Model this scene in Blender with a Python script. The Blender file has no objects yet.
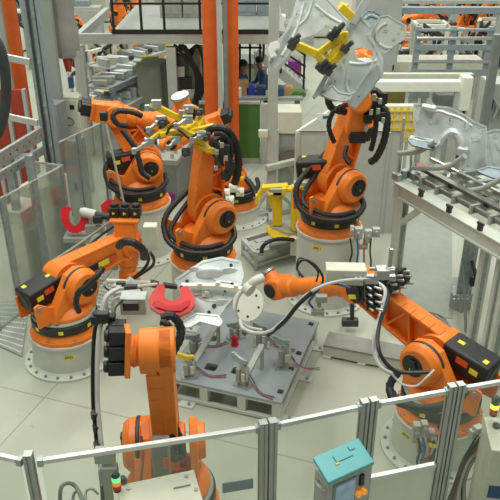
import bpy, bmesh, math, random
from mathutils import Vector as V, Matrix as M
random.seed(7)
sc = bpy.context.scene
COL = sc.collection
PI = math.pi
R = math.radians
I4 = M.Identity(4)

# ------------------------------------------------------------------ camera model
FPX, TH, HC = 707.0, R(27.6), 5.4
S_, C_ = math.sin(TH), math.cos(TH)
def ray(px, py):
    a = (px-250)/FPX; b = (250-py)/FPX
    return V((a, C_+S_*b, -S_+C_*b))
def P(px, py, z=0.0):          # the place at height z seen there
    r = ray(px, py); return V((0, 0, HC)) + r*((z-HC)/r.z)
def Q(px, py, Y):              # the place at distance Y seen there
    r = ray(px, py); return V((0, 0, HC)) + r*(Y/r.y)
def onplane(px, py, p0, n):
    r = ray(px, py); o = V((0, 0, HC)); return o + r*((V(p0)-o).dot(n)/r.dot(n))
RA = -R(18.9)                  # the hall's grid
U = V((math.cos(RA), math.sin(RA), 0)); W = V((-math.sin(RA), math.cos(RA), 0))

# ------------------------------------------------------------------ materials
MATS = {}
def mat(name, col, rough=.5, metal=0., noise=.06, scale=6., bump=0., emit=0., coat=0., alpha=None, detail=3, spec=.5):
    if name in MATS: return MATS[name]
    m = bpy.data.materials.new(name); m.use_nodes = True; nt = m.node_tree; N = nt.nodes; L = nt.links
    b = N['Principled BSDF']; b.inputs['Roughness'].default_value = rough; b.inputs['Metallic'].default_value = metal
    b.inputs['Specular IOR Level'].default_value = spec
    if coat: b.inputs['Coat Weight'].default_value = coat
    c = (*col, 1)
    if noise:
        tc = N.new('ShaderNodeTexCoord'); nz = N.new('ShaderNodeTexNoise'); nz.inputs['Scale'].default_value = scale; nz.inputs['Detail'].default_value = detail
        L.new(tc.outputs['Object'], nz.inputs['Vector'])
        cr = N.new('ShaderNodeValToRGB'); cr.color_ramp.elements[0].position = .3; cr.color_ramp.elements[1].position = .7
        cr.color_ramp.elements[0].color = (*[x*(1-noise*1.6) for x in col], 1); cr.color_ramp.elements[1].color = (*[min(1, x*(1+noise)) for x in col], 1)
        L.new(nz.outputs['Fac'], cr.inputs['Fac']); L.new(cr.outputs['Color'], b.inputs['Base Color'])
        if bump:
            bp = N.new('ShaderNodeBump'); bp.inputs['Strength'].default_value = bump; bp.inputs['Distance'].default_value = .02
            L.new(nz.outputs['Fac'], bp.inputs['Height']); L.new(bp.outputs['Normal'], b.inputs['Normal'])
    else: b.inputs['Base Color'].default_value = c
    if emit:
        b.inputs['Emission Color'].default_value = c; b.inputs['Emission Strength'].default_value = emit
    MATS[name] = m; return m
ORA = mat('robot_orange', (.92, .235, .025), .42, noise=.07, scale=4)
ORD = mat('pillar_orange', (.72, .13, .02), .5)
BLK = mat('black_plastic', (.018, .019, .020), .45, noise=.2)
DRK = mat('dark_grey_plastic', (.045, .05, .052), .5, noise=.2)
HOSE = mat('black_hose', (.016, .017, .018), .5, noise=.1)
WHT = mat('pedestal_paint', (.60, .63, .57), .5, noise=.04)
CRM = mat('cream_paint', (.60, .61, .50), .5, noise=.04)
BWH = mat('bright_white_paint', (.78, .80, .72), .5, noise=.03)
GRY = mat('machine_grey', (.34, .37, .34), .5, noise=.06)
LGY = mat('light_grey_paint', (.44, .47, .44), .5, noise=.05)
MGY = mat('mid_grey_paint', (.20, .22, .215), .5, noise=.08)
BGY = mat('blue_grey_paint', (.27, .33, .36), .5, noise=.06)
GAL = mat('galvanised_steel', (.36, .42, .43), .42, .55, noise=.12, scale=18)
STL = mat('brushed_steel', (.50, .52, .51), .33, .75, noise=.1, scale=14)
ALU = mat('aluminium_profile', (.42, .44, .43), .4, .6, noise=.06)
ALB = mat('rail_aluminium', (.66, .68, .68), .35, .6, noise=.05)
SHT = mat('stamped_sheet_metal', (.44, .48, .49), .46, .5, noise=.14, scale=5, bump=.25)
SHL = mat('sheet_metal_lit', (.66, .72, .73), .42, .45, noise=.14, scale=5, bump=.25)  # stamped sheet metal in a lighter colour, standing in for light and highlights
SHD = mat('dark_blue_sheet', (.20, .25, .28), .4, .5, noise=.2, scale=5)
TBL = mat('table_blue_grey', (.30, .35, .37), .42, .1, noise=.05, scale=3)
BEN = mat('brown_grey_bench', (.27, .27, .25), .4, .2, noise=.08)
RAL = mat('rail_brown_grey', (.20, .195, .18), .4, .4, noise=.12)
YEL = mat('fixture_yellow', (.80, .57, .02), .42, noise=.06)
YLB = mat('sticker_yellow', (.85, .78, .04), .5, noise=0)
RED = mat('gun_red', (.62, .018, .025), .33, noise=.08)
REC = mat('gun_red_light', (.74, .06, .055), .3, noise=.06, coat=.3)
RPN = mat('red_panel', (.42, .05, .03), .55)
GRN = mat('green_panel', (.06, .17, .03), .6, noise=.06, scale=2)
TEA = mat('teal_hood', (.10, .42, .45), .38, noise=.05, scale=5)
BLU = mat('work_blue', (.035, .085, .20), .7, noise=.2)
BIN = mat('bin_blue', (.03, .06, .38), .5)
PUR = mat('purple_box', (.20, .02, .20), .5)
SKN = mat('skin', (.42, .22, .14), .6, noise=.03)
HAR = mat('dark_hair', (.02, .014, .01), .7)
CBL = mat('cable_beige', (.34, .34, .30), .6, noise=.1)
CBG = mat('cable_silver', (.55, .57, .55), .5, 0, noise=.1)
CRD = mat('cable_red', (.45, .10, .06), .5, noise=.1)
CBB = mat('cable_blue', (.05, .11, .32), .5, noise=.1)
RBR = mat('text_dark', (.03, .03, .03), .6, noise=0)
OST = mat('sticker_orange_red', (.75, .10, .03), .5, noise=0)
OLV = mat('olive_board', (.22, .19, .05), .6)
CRD2 = mat('cardboard', (.42, .27, .12), .7)
HOL = mat('hole_dark', (.05, .055, .05), .8)
LGR = mat('lamp_green', (.10, .75, .25), .3, noise=0, emit=1.2)
LYE = mat('lamp_amber', (.95, .35, .03), .3, noise=0, emit=.35)
LYY = mat('lamp_yellow', (1.0, .70, .05), .3, noise=0, emit=1.6)
LRE = mat('lamp_red', (.60, .03, .015), .3, noise=0)
SCR = mat('screen_glow', (.26, .38, .50), .2, noise=.25, scale=9, emit=.22)

def plexi():
    m = bpy.data.materials.new('plexiglass'); m.use_nodes = True; N = m.node_tree.nodes; L = m.node_tree.links
    N.remove(N['Principled BSDF']); out = N['Material Output']
    t = N.new('ShaderNodeBsdfTransparent'); t.inputs[0].default_value = (.93, .95, .93, 1)
    g = N.new('ShaderNodeBsdfGlossy'); g.inputs['Roughness'].default_value = .12; g.inputs[0].default_value = (.8, .85, .82, 1)
    d = N.new('ShaderNodeBsdfDiffuse'); d.inputs[0].default_value = (.42, .46, .43, 1)
    a = N.new('ShaderNodeMixShader'); a.inputs[0].default_value = .5; L.new(g.outputs[0], a.inputs[1]); L.new(d.outputs[0], a.inputs[2])
    nz = N.new('ShaderNodeTexNoise'); nz.inputs['Scale'].default_value = 1.4; tc = N.new('ShaderNodeTexCoord'); L.new(tc.outputs['Object'], nz.inputs['Vector'])
    mp = N.new('ShaderNodeMapRange'); mp.inputs['From Min'].default_value = .35; mp.inputs['From Max'].default_value = .7
    mp.inputs['To Min'].default_value = .20; mp.inputs['To Max'].default_value = .42; L.new(nz.outputs['Fac'], mp.inputs['Value'])
    x = N.new('ShaderNodeMixShader'); L.new(mp.outputs[0], x.inputs[0]); L.new(t.outputs[0], x.inputs[1]); L.new(a.outputs[0], x.inputs[2])
    L.new(x.outputs[0], out.inputs['Surface']); return m
PLX = plexi()
def clearpane():
    m = PLX.copy(); m.name = 'clear_plexiglass'
    for n in m.node_tree.nodes:
        if n.type == 'MAP_RANGE': n.inputs['To Min'].default_value = .07; n.inputs['To Max'].default_value = .12
    return m
PLC = clearpane()

def floor_mat():
    m = bpy.data.materials.new('hall_floor'); m.use_nodes = True; N = m.node_tree.nodes; L = m.node_tree.links
    b = N['Principled BSDF']; b.inputs['Roughness'].default_value = .33; b.inputs['Specular IOR Level'].default_value = .35
    tc = N.new('ShaderNodeTexCoord')
    def noise(s, d=4):
        n = N.new('ShaderNodeTexNoise'); n.inputs['Scale'].default_value = s; n.inputs['Detail'].default_value = d; L.new(tc.outputs['Object'], n.inputs['Vector']); return n
    cr = N.new('ShaderNodeValToRGB'); e = cr.color_ramp.elements
    e[0].position = .3; e[0].color = (.44, .468, .385, 1); e[1].position = .75; e[1].color = (.49, .515, .43, 1)
    L.new(noise(.9).outputs['Fac'], cr.inputs['Fac'])
    # slab joints
    sep = N.new('ShaderNodeSeparateXYZ'); L.new(tc.outputs['Object'], sep.inputs[0])
    def line(sock, off, per):
        a = N.new('ShaderNodeMath'); a.operation = 'ADD'; a.inputs[1].default_value = -off; L.new(sock, a.inputs[0])
        p = N.new('ShaderNodeMath'); p.operation = 'PINGPONG'; p.inputs[1].default_value = per/2; L.new(a.outputs[0], p.inputs[0])
        q = N.new('ShaderNodeMath'); q.operation = 'LESS_THAN'; q.inputs[1].default_value = .009; L.new(p.outputs[0], q.inputs[0]); return q
    l1 = line(sep.outputs['X'], -4.42, 6.0); l2 = line(sep.outputs['Y'], 5.44, 6.0)
    mx = N.new('ShaderNodeMath'); mx.operation = 'MAXIMUM'; L.new(l1.outputs[0], mx.inputs[0]); L.new(l2.outputs[0], mx.inputs[1])
    ml = N.new('ShaderNodeMath'); ml.operation = 'MULTIPLY'; ml.inputs[1].default_value = .45; L.new(mx.outputs[0], ml.inputs[0])
    sp = N.new('ShaderNodeValToRGB'); sp.color_ramp.elements[0].position = .70; sp.color_ramp.elements[1].position = .78
    L.new(noise(9, 2).outputs['Fac'], sp.inputs['Fac'])
    dm = N.new('ShaderNodeMath'); dm.operation = 'MULTIPLY'; dm.inputs[1].default_value = .18; L.new(sp.outputs['Color'], dm.inputs[0])
    sm = N.new('ShaderNodeMath'); sm.operation = 'MAXIMUM'; L.new(ml.outputs[0], sm.inputs[0]); L.new(dm.outputs[0], sm.inputs[1])
    mix = N.new('ShaderNodeMixRGB'); L.new(sm.outputs[0], mix.inputs[0]); L.new(cr.outputs[0], mix.inputs[1]); mix.inputs[2].default_value = (.10, .105, .09, 1)
    L.new(mix.outputs[0], b.inputs['Base Color']); return m

# ------------------------------------------------------------------ mesh builder
class MB:
    def __init__(s): s.v = []; s.f = []; s.m = []; s.k = 0
    def mi(s, k): s.k = k; return s
    def add(s, vs, fs, X=I4):
        o = len(s.v); s.v += [X @ V(p) for p in vs]
        flip = X.to_3x3().determinant() < 0
        for f in fs:
            g = [o+i for i in f]; s.f.append(g[::-1] if flip else g); s.m.append(s.k)
        return s
    def box(s, c, d, X=I4, rot=None):
        x, y, z = [q/2 for q in d]; vs = [(a, b, e) for a in (-x, x) for b in (-y, y) for e in (-z, z)]
        T = M.Translation(V(c)) @ (rot if rot else I4)
        return s.add(vs, [(0, 1, 3, 2), (4, 6, 7, 5), (0, 4, 5, 1), (2, 3, 7, 6), (0, 2, 6, 4), (1, 5, 7, 3)], X @ T)
    def b2(s, lo, hi, X=I4):
        return s.box([(a+b)/2 for a, b in zip(lo, hi)], [b-a for a, b in zip(lo, hi)], X)
    def cyl(s, p0, p1, r0, r1=None, n=16, X=I4):
        p0, p1 = V(p0), V(p1); r1 = r0 if r1 is None else r1; d = p1-p0
        if d.length < 1e-6: return s
        q = d.to_track_quat('Z', 'Y').to_matrix().to_4x4(); T = M.Translation(p0) @ q; h = d.length; vs = []
        for z, r in ((0, r0), (h, r1)): vs += [(r*math.cos(2*PI*i/n), r*math.sin(2*PI*i/n), z) for i in range(n)]
        fs = [(i, (i+1) % n, n+(i+1) % n, n+i) for i in range(n)] + [tuple(range(n-1, -1, -1)), tuple(range(n, 2*n))]
        return s.add(vs, fs, X @ T)
    def lathe(s, prof, n=32, X=I4):      # closed caps at the ends
        vs = []; k = len(prof)
        for r, z in prof: vs += [(max(r, 1e-4)*math.cos(2*PI*i/n), max(r, 1e-4)*math.sin(2*PI*i/n), z) for i in range(n)]
        fs = [(j*n+i, j*n+(i+1) % n, (j+1)*n+(i+1) % n, (j+1)*n+i) for j in range(k-1) for i in range(n)]
        fs += [tuple(range(n-1, -1, -1)), tuple(range((k-1)*n, k*n))]
        return s.add(vs, fs, X)
    def prism(s, poly, t, X=I4, c=True):  # polygon in XY, thickness t in Z
        a = sum(poly[i][0]*poly[(i+1) % len(poly)][1]-poly[(i+1) % len(poly)][0]*poly[i][1] for i in range(len(poly)))
        if a < 0: poly = poly[::-1]
        n = len(poly); z0, z1 = (-t/2, t/2) if c else (0, t)
        vs = [(x, y, z0) for x, y in poly]+[(x, y, z1) for x, y in poly]
        fs = [tuple(range(n-1, -1, -1)), tuple(range(n, 2*n))]+[(i, (i+1) % n, n+(i+1) % n, n+i) for i in range(n)]
        return s.add(vs, fs, X)
    def bar(s, p0, p1, w, h=None, X=I4, up=(0, 0, 1)):
        p0, p1 = V(p0), V(p1); h = h or w; d = (p1-p0); L = d.length; d.normalize(); u = V(up)
        if abs(d.dot(u)) > .98: u = V((1, 0, 0))
        y = u.cross(d).normalized(); z = d.cross(y)
        T = M((( d.x, y.x, z.x, 0), (d.y, y.y, z.y, 0), (d.z, y.z, z.z, 0), (0, 0, 0, 1)))
        return s.box((0, 0, 0), (L, w, h), X @ M.Translation((p0+p1)/2) @ T)
    def tube(s, pts, r, n=8, X=I4, sub=6, corr=0., closed=False):
        pts = [V(p) for p in pts]
        if len(pts) > 2 and sub > 1:
            q = []; m = len(pts)
            for i in range(m if closed else m-1):
                a = pts[(i-1) % m] if closed else pts[max(i-1, 0)]; b = pts[i]; c = pts[(i+1) % m]; d = pts[(i+2) % m] if closed else pts[min(i+2, m-1)]
                for j in range(sub):
                    t = j/sub; q.append(.5*((2*b)+(c-a)*t+(2*a-5*b+4*c-d)*t*t+(3*b-a-3*c+d)*t**3))
            if not closed: q.append(pts[-1])
            pts = q
        if corr:
            L = 0; q = [pts[0]]
            for a, b in zip(pts, pts[1:]):
                k = max(1, int((b-a).length/(corr)))
                for j in range(1, k+1): q.append(a.lerp(b, j/k))
            pts = q
        m = len(pts); vs = []; prev = None
        for i, p in enumerate(pts):
            if closed: d = pts[(i+1) % m]-pts[i-1]
            else: d = pts[min(i+1, m-1)]-pts[max(i-1, 0)]
            if d.length < 1e-9: d = V((0, 0, 1))
            d.normalize()
            if prev is None:
                u = V((0, 0, 1)) if abs(d.z) < .9 else V((1, 0, 0)); x = u.cross(d).normalized()
            else: x = (prev-d*prev.dot(d)); x = x.normalized() if x.length > 1e-6 else V((1, 0, 0))
            prev = x; y = d.cross(x); rr = r*(1.0 if not corr or i % 2 else .86)
            vs += [p+rr*(math.cos(2*PI*k/n)*x+math.sin(2*PI*k/n)*y) for k in range(n)]
        e = m if closed else m-1
        fs = [(i*n+k, i*n+(k+1) % n, ((i+1) % m)*n+(k+1) % n, ((i+1) % m)*n+k) for i in range(e) for k in range(n)]
        if not closed: fs += [tuple(range(n-1, -1, -1)), tuple(range((m-1)*n, m*n))]
        return s.add(vs, fs, X)
    def sph(s, c, r, n=16, X=I4, sc=(1, 1, 1)):
        k = n//2; prof = [(r*math.sin(PI*j/k), -r*math.cos(PI*j/k)) for j in range(k+1)]
        return s.lathe(prof, n, X @ M.Translation(V(c)) @ M.Diagonal((*sc, 1)))
    def addmesh(s, me, X=I4):
        return s.add([v.co for v in me.vertices], [tuple(p.vertices) for p in me.polygons], X)
    def sheet(s, outline, holes, t, X=I4):
        cu = bpy.data.curves.new('t', 'CURVE'); cu.dimensions = '2D'; cu.fill_mode = 'BOTH'; cu.extrude = t/2
        for poly in [outline]+list(holes):
            sp = cu.splines.new('POLY'); sp.points.add(len(poly)-1); sp.use_cyclic_u = True
            for p, (x, y) in zip(sp.points, poly): p.co = (x, y, 0, 1)
        ob = bpy.data.objects.new('t', cu); COL.objects.link(ob); dg = bpy.context.evaluated_depsgraph_get()
        me = bpy.data.meshes.new_from_object(ob.evaluated_get(dg)); s.addmesh(me, X)
        bpy.data.objects.remove(ob); bpy.data.curves.remove(cu); bpy.data.meshes.remove(me); return s
    def text(s, body, size, X=I4, t=.002):
        cu = bpy.data.curves.new('t', 'FONT'); cu.body = body; cu.size = size; cu.extrude = t/2; cu.align_x = 'CENTER'; cu.align_y = 'CENTER'; cu.resolution_u = 2
        ob = bpy.data.objects.new('t', cu); COL.objects.link(ob); dg = bpy.context.evaluated_depsgraph_get()
        me = bpy.data.meshes.new_from_object(ob.evaluated_get(dg)); s.addmesh(me, X)
        bpy.data.objects.remove(ob); bpy.data.curves.remove(cu); bpy.data.meshes.remove(me); return s
    def mesh(s, name, mats, smooth=True, X=None):
        me = bpy.data.meshes.new(name); vs = s.v if X is None else [X @ p for p in s.v]
        me.from_pydata([tuple(p) for p in vs], [], s.f)
        for m in (mats if isinstance(mats, (list, tuple)) else [mats]): me.materials.append(m)
        me.polygons.foreach_set('material_index', s.m); me.validate(); me.update()
        if smooth:
            me.polygons.foreach_set('use_smooth', [True]*len(me.polygons)); me.set_sharp_from_angle(angle=.6)
        return me
    def part(s, name, mats, parent=None, world=True, bev=0., basis=None):
        """one mesh object; world=True: the vertices are world coordinates"""
        if parent is not None:
            X = WM[parent.name].inverted() if world else None
            me = s.mesh(name, mats, X=X); o = bpy.data.objects.new(name, me); COL.objects.link(o); o.parent = parent
            WM[o.name] = WM[parent.name] if basis is None else WM[parent.name] @ basis
            if basis is not None: o.matrix_basis = basis
        else:
            lo = [min(p[i] for p in s.v) for i in range(3)]; hi = [max(p[i] for p in s.v) for i in range(3)]
            T = M.Translation(V(((lo[0]+hi[0])/2, (lo[1]+hi[1])/2, lo[2])))
            me = s.mesh(name, mats, X=T.inverted()); o = bpy.data.objects.new(name, me); COL.objects.link(o); o.matrix_basis = T; WM[o.name] = T
        if bev:
            md = o.modifiers.new('bevel', 'BEVEL'); md.width = bev; md.segments = 2; md.limit_method = 'ANGLE'; md.angle_limit = R(40); md.harden_normals = False
        return o
WM = {}
def tag(o, label, cat, group=None, kind=None):
    if label: o['label'] = label
    if cat: o['category'] = cat
    if group: o['group'] = group
    if kind: o['kind'] = kind
    return o
def thing(name, label, cat, loc=(0, 0, 0), rz=0., group=None):
    o = bpy.data.objects.new(name, None); COL.objects.link(o); o.empty_display_size = .1
    T = M.Translation(V(loc)) @ M.Rotation(rz, 4, 'Z'); o.matrix_basis = T; WM[o.name] = T
    return tag(o, label, cat, group)
def struct(name, mb, m, **k):
    return tag(mb.part(name, m, **k), None, None, kind='structure')
def kids(o): return [c for c in bpy.data.objects if c.parent == o]
def dup(o, loc, rz, label, group=None, sc_=1.0):
    r = o.copy(); COL.objects.link(r); r.location = loc; r.rotation_euler = (0, 0, rz); r.scale = (sc_,)*3
    r['label'] = label
    if group: r['group'] = group
    for ch in kids(o):
        c = ch.copy(); COL.objects.link(c); c.parent = r
        for g in kids(ch):
            d = g.copy(); COL.objects.link(d); d.parent = c
    return r
def Tr(x, y, z): return M.Translation((x, y, z))
def Ry(a): return M.Rotation(a, 4, 'Y')
def Rx(a): return M.Rotation(a, 4, 'X')
def Rz(a): return M.Rotation(a, 4, 'Z')
YX = Rx(PI/2)                   # XY polygon -> XZ plane (z up), thickness along y

# ================================================================== ROBOTS
def circ(r, n=24, cx=0, cy=0, a0=0, a1=2*PI):
    return [(cx+r*math.cos(a0+(a1-a0)*i/n), cy+r*math.sin(a0+(a1-a0)*i/n)) for i in range(n)]
def hull_link(r0, r1, L, n=14, waist=None):
    """tapered arm outline in XY: long axis +y"""
    p = [(r0*math.cos(a), r0*math.sin(a)) for a in [PI*1.0+PI*i/n for i in range(n+1)]]
    q = [(r1*math.cos(a), L+r1*math.sin(a)) for a in [PI*i/n for i in range(n+1)]]
    return p+q
def robot_pedestal(root, h, code, ang, rf=.56, rc=.44):
    mb = MB()
    mb.lathe([(rf, 0), (rf, .03), (rc+.035, .034), (rc+.012, .06), (rc, h-.08), (rc, h-.035), (rc+.022, h-.03), (rc+.022, h)], 48)
    for i in range(20):
        a = 2*PI*i/20; mb.mi(1).cyl((.5*rf/.55*math.cos(a), .5*rf/.55*math.sin(a), .03), (.5*rf/.55*math.cos(a), .5*rf/.55*math.sin(a), .05), .018, n=8)
    ped = mb.part('pedestal', [WHT, MGY], root, world=False)
    # curved yellow sticker with dark code
    lb = MB(); n = 6; w = .14/(rc+.003); vs = []
    for i in range(n+1):
        a = ang-w/2+w*i/n
        for z in (h-.17, h-.115): vs.append(((rc+.004)*math.cos(a), (rc+.004)*math.sin(a), z))
    lb.add(vs, [(2*i, 2*i+2, 2*i+3, 2*i+1) for i in range(n)])
    lb.mi(1)
    X = Rz(ang) @ Tr(rc+.007, 0, h-.143) @ Rz(PI/2) @ Rx(PI/2)
    lb.text(code, .05, X)
    tag(lb.part('code_label', [YLB, RBR], ped, world=False), 'small yellow code label', None)
    return ped
def robot_base_meshes(root, h, mirror, sang):
    T = Tr(0, 0, h)
    mb = MB()                          # cast orange foot: chamfered plate with lugs
    n = 8; pts = []
    for i in range(8):
        a = PI/8+PI/4*i; pts += [(.445*math.cos(a-.16), .445*math.sin(a-.16)), (.445*math.cos(a+.16), .445*math.sin(a+.16))]
    mb.prism(pts, .05, Tr(0, 0, .0), c=False)
    mb.lathe([(.43, .05), (.385, .12), (.375, .15)], 32)
    for i in range(8):
        a = PI/8+PI/4*i; mb.mi(1).cyl((.415*math.cos(a), .415*math.sin(a), .05), (.415*math.cos(a), .415*math.sin(a), .075), .016, n=6)
    mb.mi(0)
    mb.part('base_frame', [ORA, GAL], root, world=False, basis=T)
    mb = MB(); mb.lathe([(.395, .125), (.405, .14), (.405, .235), (.392, .25)], 40)
    ring = mb.part('black_ring', BLK, root, world=False, basis=T)
    for a0 in (sang-.75, sang+.05, sang+.95, sang+2.2, sang+3.6):
        lb = MB(); vs = []
        for i in range(4):
            a = a0+(.14/1)*i/3
            for z in (.165, .215): vs.append((.409*math.cos(a), .409*math.sin(a), z))
        lb.add(vs, [(2*i, 2*i+2, 2*i+3, 2*i+1) for i in range(3)])
        tag(lb.part('warning_sticker', YLB, ring, world=False), 'yellow sticker', None)
def robot_carousel(root, h, m, cba=0., cbz=0., cb_on=True):
    """m=-1: motor hub on the right side of the robot, m=+1 on its left"""
    T = Tr(0, 0, h)
    mb = MB()
    mb.mi(2).lathe([(.385, .25), (.39, .27), (.36, .285)], 36); mb.mi(0)
    mb.lathe([(.36, .28), (.36, .33), (.30, .40), (.22, .46)], 32)
    # shoulder cheeks
    cheek = [(-.30, .30), (.02, .28), (.30, .30), (.355, .56), (.35, .70), (.27, .83), (.12, .885), (-.03, .83), (-.14, .66), (-.26, .48)]
    mb.prism(cheek, .14, Tr(0, m*.19, 0) @ YX); 
    cheek2 = [(-.26, .30), (.28, .30), (.32, .58), (.28, .78), (.12, .84), (-.04, .78), (-.22, .46)]
    mb.prism(cheek2, .07, Tr(0, -m*.23, 0) @ YX)
    # hub drum
    mb.cyl((.12, m*.20, .65), (.12, m*.31, .65), .235, .225, 32)
    mb.cyl((.12, m*.31, .65), (.12, m*.36, .65), .225, .185, 32)
    mb.cyl((.12, -m*.25, .65), (.12, -m*.33, .65), .17, .15, 28)
    mb.mi(1).cyl((.12, m*.210, .65), (.12, m*.25, .65), .2385, .2375, 32)    # dark band
    mb.mi(0)
    for k in range(5): mb.bar((-.28+.02*k, m*.05, .33+.02*k), (-.10, m*.05, .33+.02*k), .2, .02)
    car = mb.part('turret', [ORA, DRK, GRY], root, world=False, basis=T, bev=.012)
    mm = MB(); mm.cyl((.16, m*.355, .655), (.16, m*.365, .655), .12, .12, 24); mm.cyl((.16, m*.365, .655), (.16, m*.385, .655), .06, .055, 16)
    mm.box((.16, m*.375, .71), (.07, .03, .04)); mm.box((.20, m*.375, .62), (.05, .03, .05)); mm.mi(1).box((.18, m*.382, .625), (.03, .01, .03))
    mm.part('shoulder_motor', [BLK, YLB], root, world=False, basis=T, bev=.006)
    # counterbalance box
    if not cb_on: return
    cb = MB(); X = Tr(.12, 0, .68+cbz) @ Rz(cba) @ Tr(-.02, -m*.10, 0) @ Ry(-.14)
    cb.box((-.30, 0, .05), (.52, .30, .26), X); cb.cyl((-.57, 0, .05), (-.50, 0, .05), .12, .135, 20, X)
    cbo = cb.part('counterbalance', [BLK], root, world=False, basis=T, bev=.03)
    for (x, y, z, sx, sy, sz) in ((-.16, 0, .182, .07, .05, .004), (-.47, .06, .182, .05, .06, .004), (-.42, m*.152, .06, .09, .004, .06), (-.42, -m*.152, .06, .09, .004, .06)):
        tag(MB().box((x, y, z), (sx, sy, sz), X).part('sticker', YLB, cbo, world=False), 'yellow sticker', None)
    tag(MB().box((-.28, m*.152, .09), (.13, .004, .07), X).part('sticker', OST, cbo, world=False), 'red orange sticker', None)
    br = MB()
    br.prism([(-.48, .30), (.05, .30), (.12, .42), (-.30, .52), (-.44, .62), (-.50, .60)], .03, Tr(0, m*.17, 0) @ YX)
    br.prism([(-.48, .30), (.05, .30), (.12, .42), (-.30, .52), (-.44, .62), (-.50, .60)], .03, Tr(0, -m*.20, 0) @ YX)
    br.mi(1).cyl((-.44, m*.185, .56), (-.44, m*.20, .56), .03, n=12)
    br.cyl((-.22, m*.185, .37), (-.22, m*.20, .37), .035, n=12); br.cyl((-.12, m*.185, .37), (-.12, m*.20, .37), .035, n=12)
    br.part('counterbalance_bracket', [ORA, GAL], root, world=False, basis=T, bev=.006)
def robot_link(root, B, L, m, style='side', stripe=None):
    mb = MB(); r0, r1 = (.215, .16) if style in ('truss', 'smooth') else (.24, .17); m_cover = style not in ('back', 'truss'); cvx = .30 if style == 'smooth' else .035
    if style in ('smooth', 'truss'): style = 'side'
    out = hull_link(r0, r1, L)
    if style == 'side':
        mb.prism(out, .10, Tr(0, -m*.06, 0) @ YX)
        # rim and ribs on the hub side
        def edge(t, s):                                   # point on the outline edge
            return (s*(r0+(r1-r0)*t)*.93, t*L)
        for s in (-1, 1):
            for k in range(8):
                a, b = edge(.05+k*.11, s), edge(.05+(k+1)*.11, s)
                mb.bar((a[0], m*.03, a[1]), (b[0], m*.03, b[1]), .12, .035, up=(1, 0, 0))
        z = [.27, .42, .57, .72, .87]
        for i in range(4):
            a = edge(z[i], (-1) ** i); b = edge(z[i+1], -(-1) ** i)
            mb.bar((a[0], m*.02, a[1]), (b[0], m*.02, b[1]), .09, .03, up=(1, 0, 0))
            a = edge(z[i], -1); b = edge(z[i], 1); mb.bar((a[0], m*.02, a[1]), (b[0], m*.02, b[1]), .09, .022, up=(1, 0, 0))
        if m_cover:
            cov = [(x_*.97 if x_ < .0 else min(x_, cvx), y_) for x_, y_ in out]
            mb.prism(cov, .075, Tr(0, m*.045, 0) @ YX)
        mb.cyl((0, -m*.11, 0), (0, m*.13, 0), r0, n=32); mb.cyl((0, -m*.13, L), (0, m*.13, L), r1, n=28)
        mb.cyl((0, -m*.16, 0), (0, -m*.11, 0), .16, .17, n=28)
    else:                                                 # open ribs on the back
        for sy in (-1, 1): mb.prism(out, .035, Tr(0, sy*.115, 0) @ YX)
        mb.box((.06, 0, L*.5), (.035, .2, L*.9))
        z = [.16, .33, .5, .67, .84]
        for i in range(4):
            s = (-1) ** i
            mb.bar((-.09, s*.11, z[i]*L), (-.09, -s*.11, z[i+1]*L), .14, .03, up=(1, 0, 0))
        for zz in (z[0], z[4]): mb.box((-.07, 0, zz*L), (.20, .22, .025))
        mb.cyl((0, -.13, 0), (0, .13, 0), r0, n=32); mb.cyl((0, -.13, L), (0, .13, L), r1, n=28)
    o = mb.part('link_arm', [ORA], root, world=False, basis=B, bev=.008)
    if stripe:
        MB().box((.02, stripe*.115, L*.42), (.085, .012, L*.62)).part('black_strip', BLK, o, world=False)
        tag(MB().box((.02, stripe*.124, L*.52), (.075, .006, .17)).part('sticker', YLB, o, world=False), 'yellow sticker', None)
        tag(MB().box((.02, stripe*.124, L*.66), (.075, .006, .13)).part('sticker', OST, o, world=False), 'red orange sticker', None)
    return o
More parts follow.
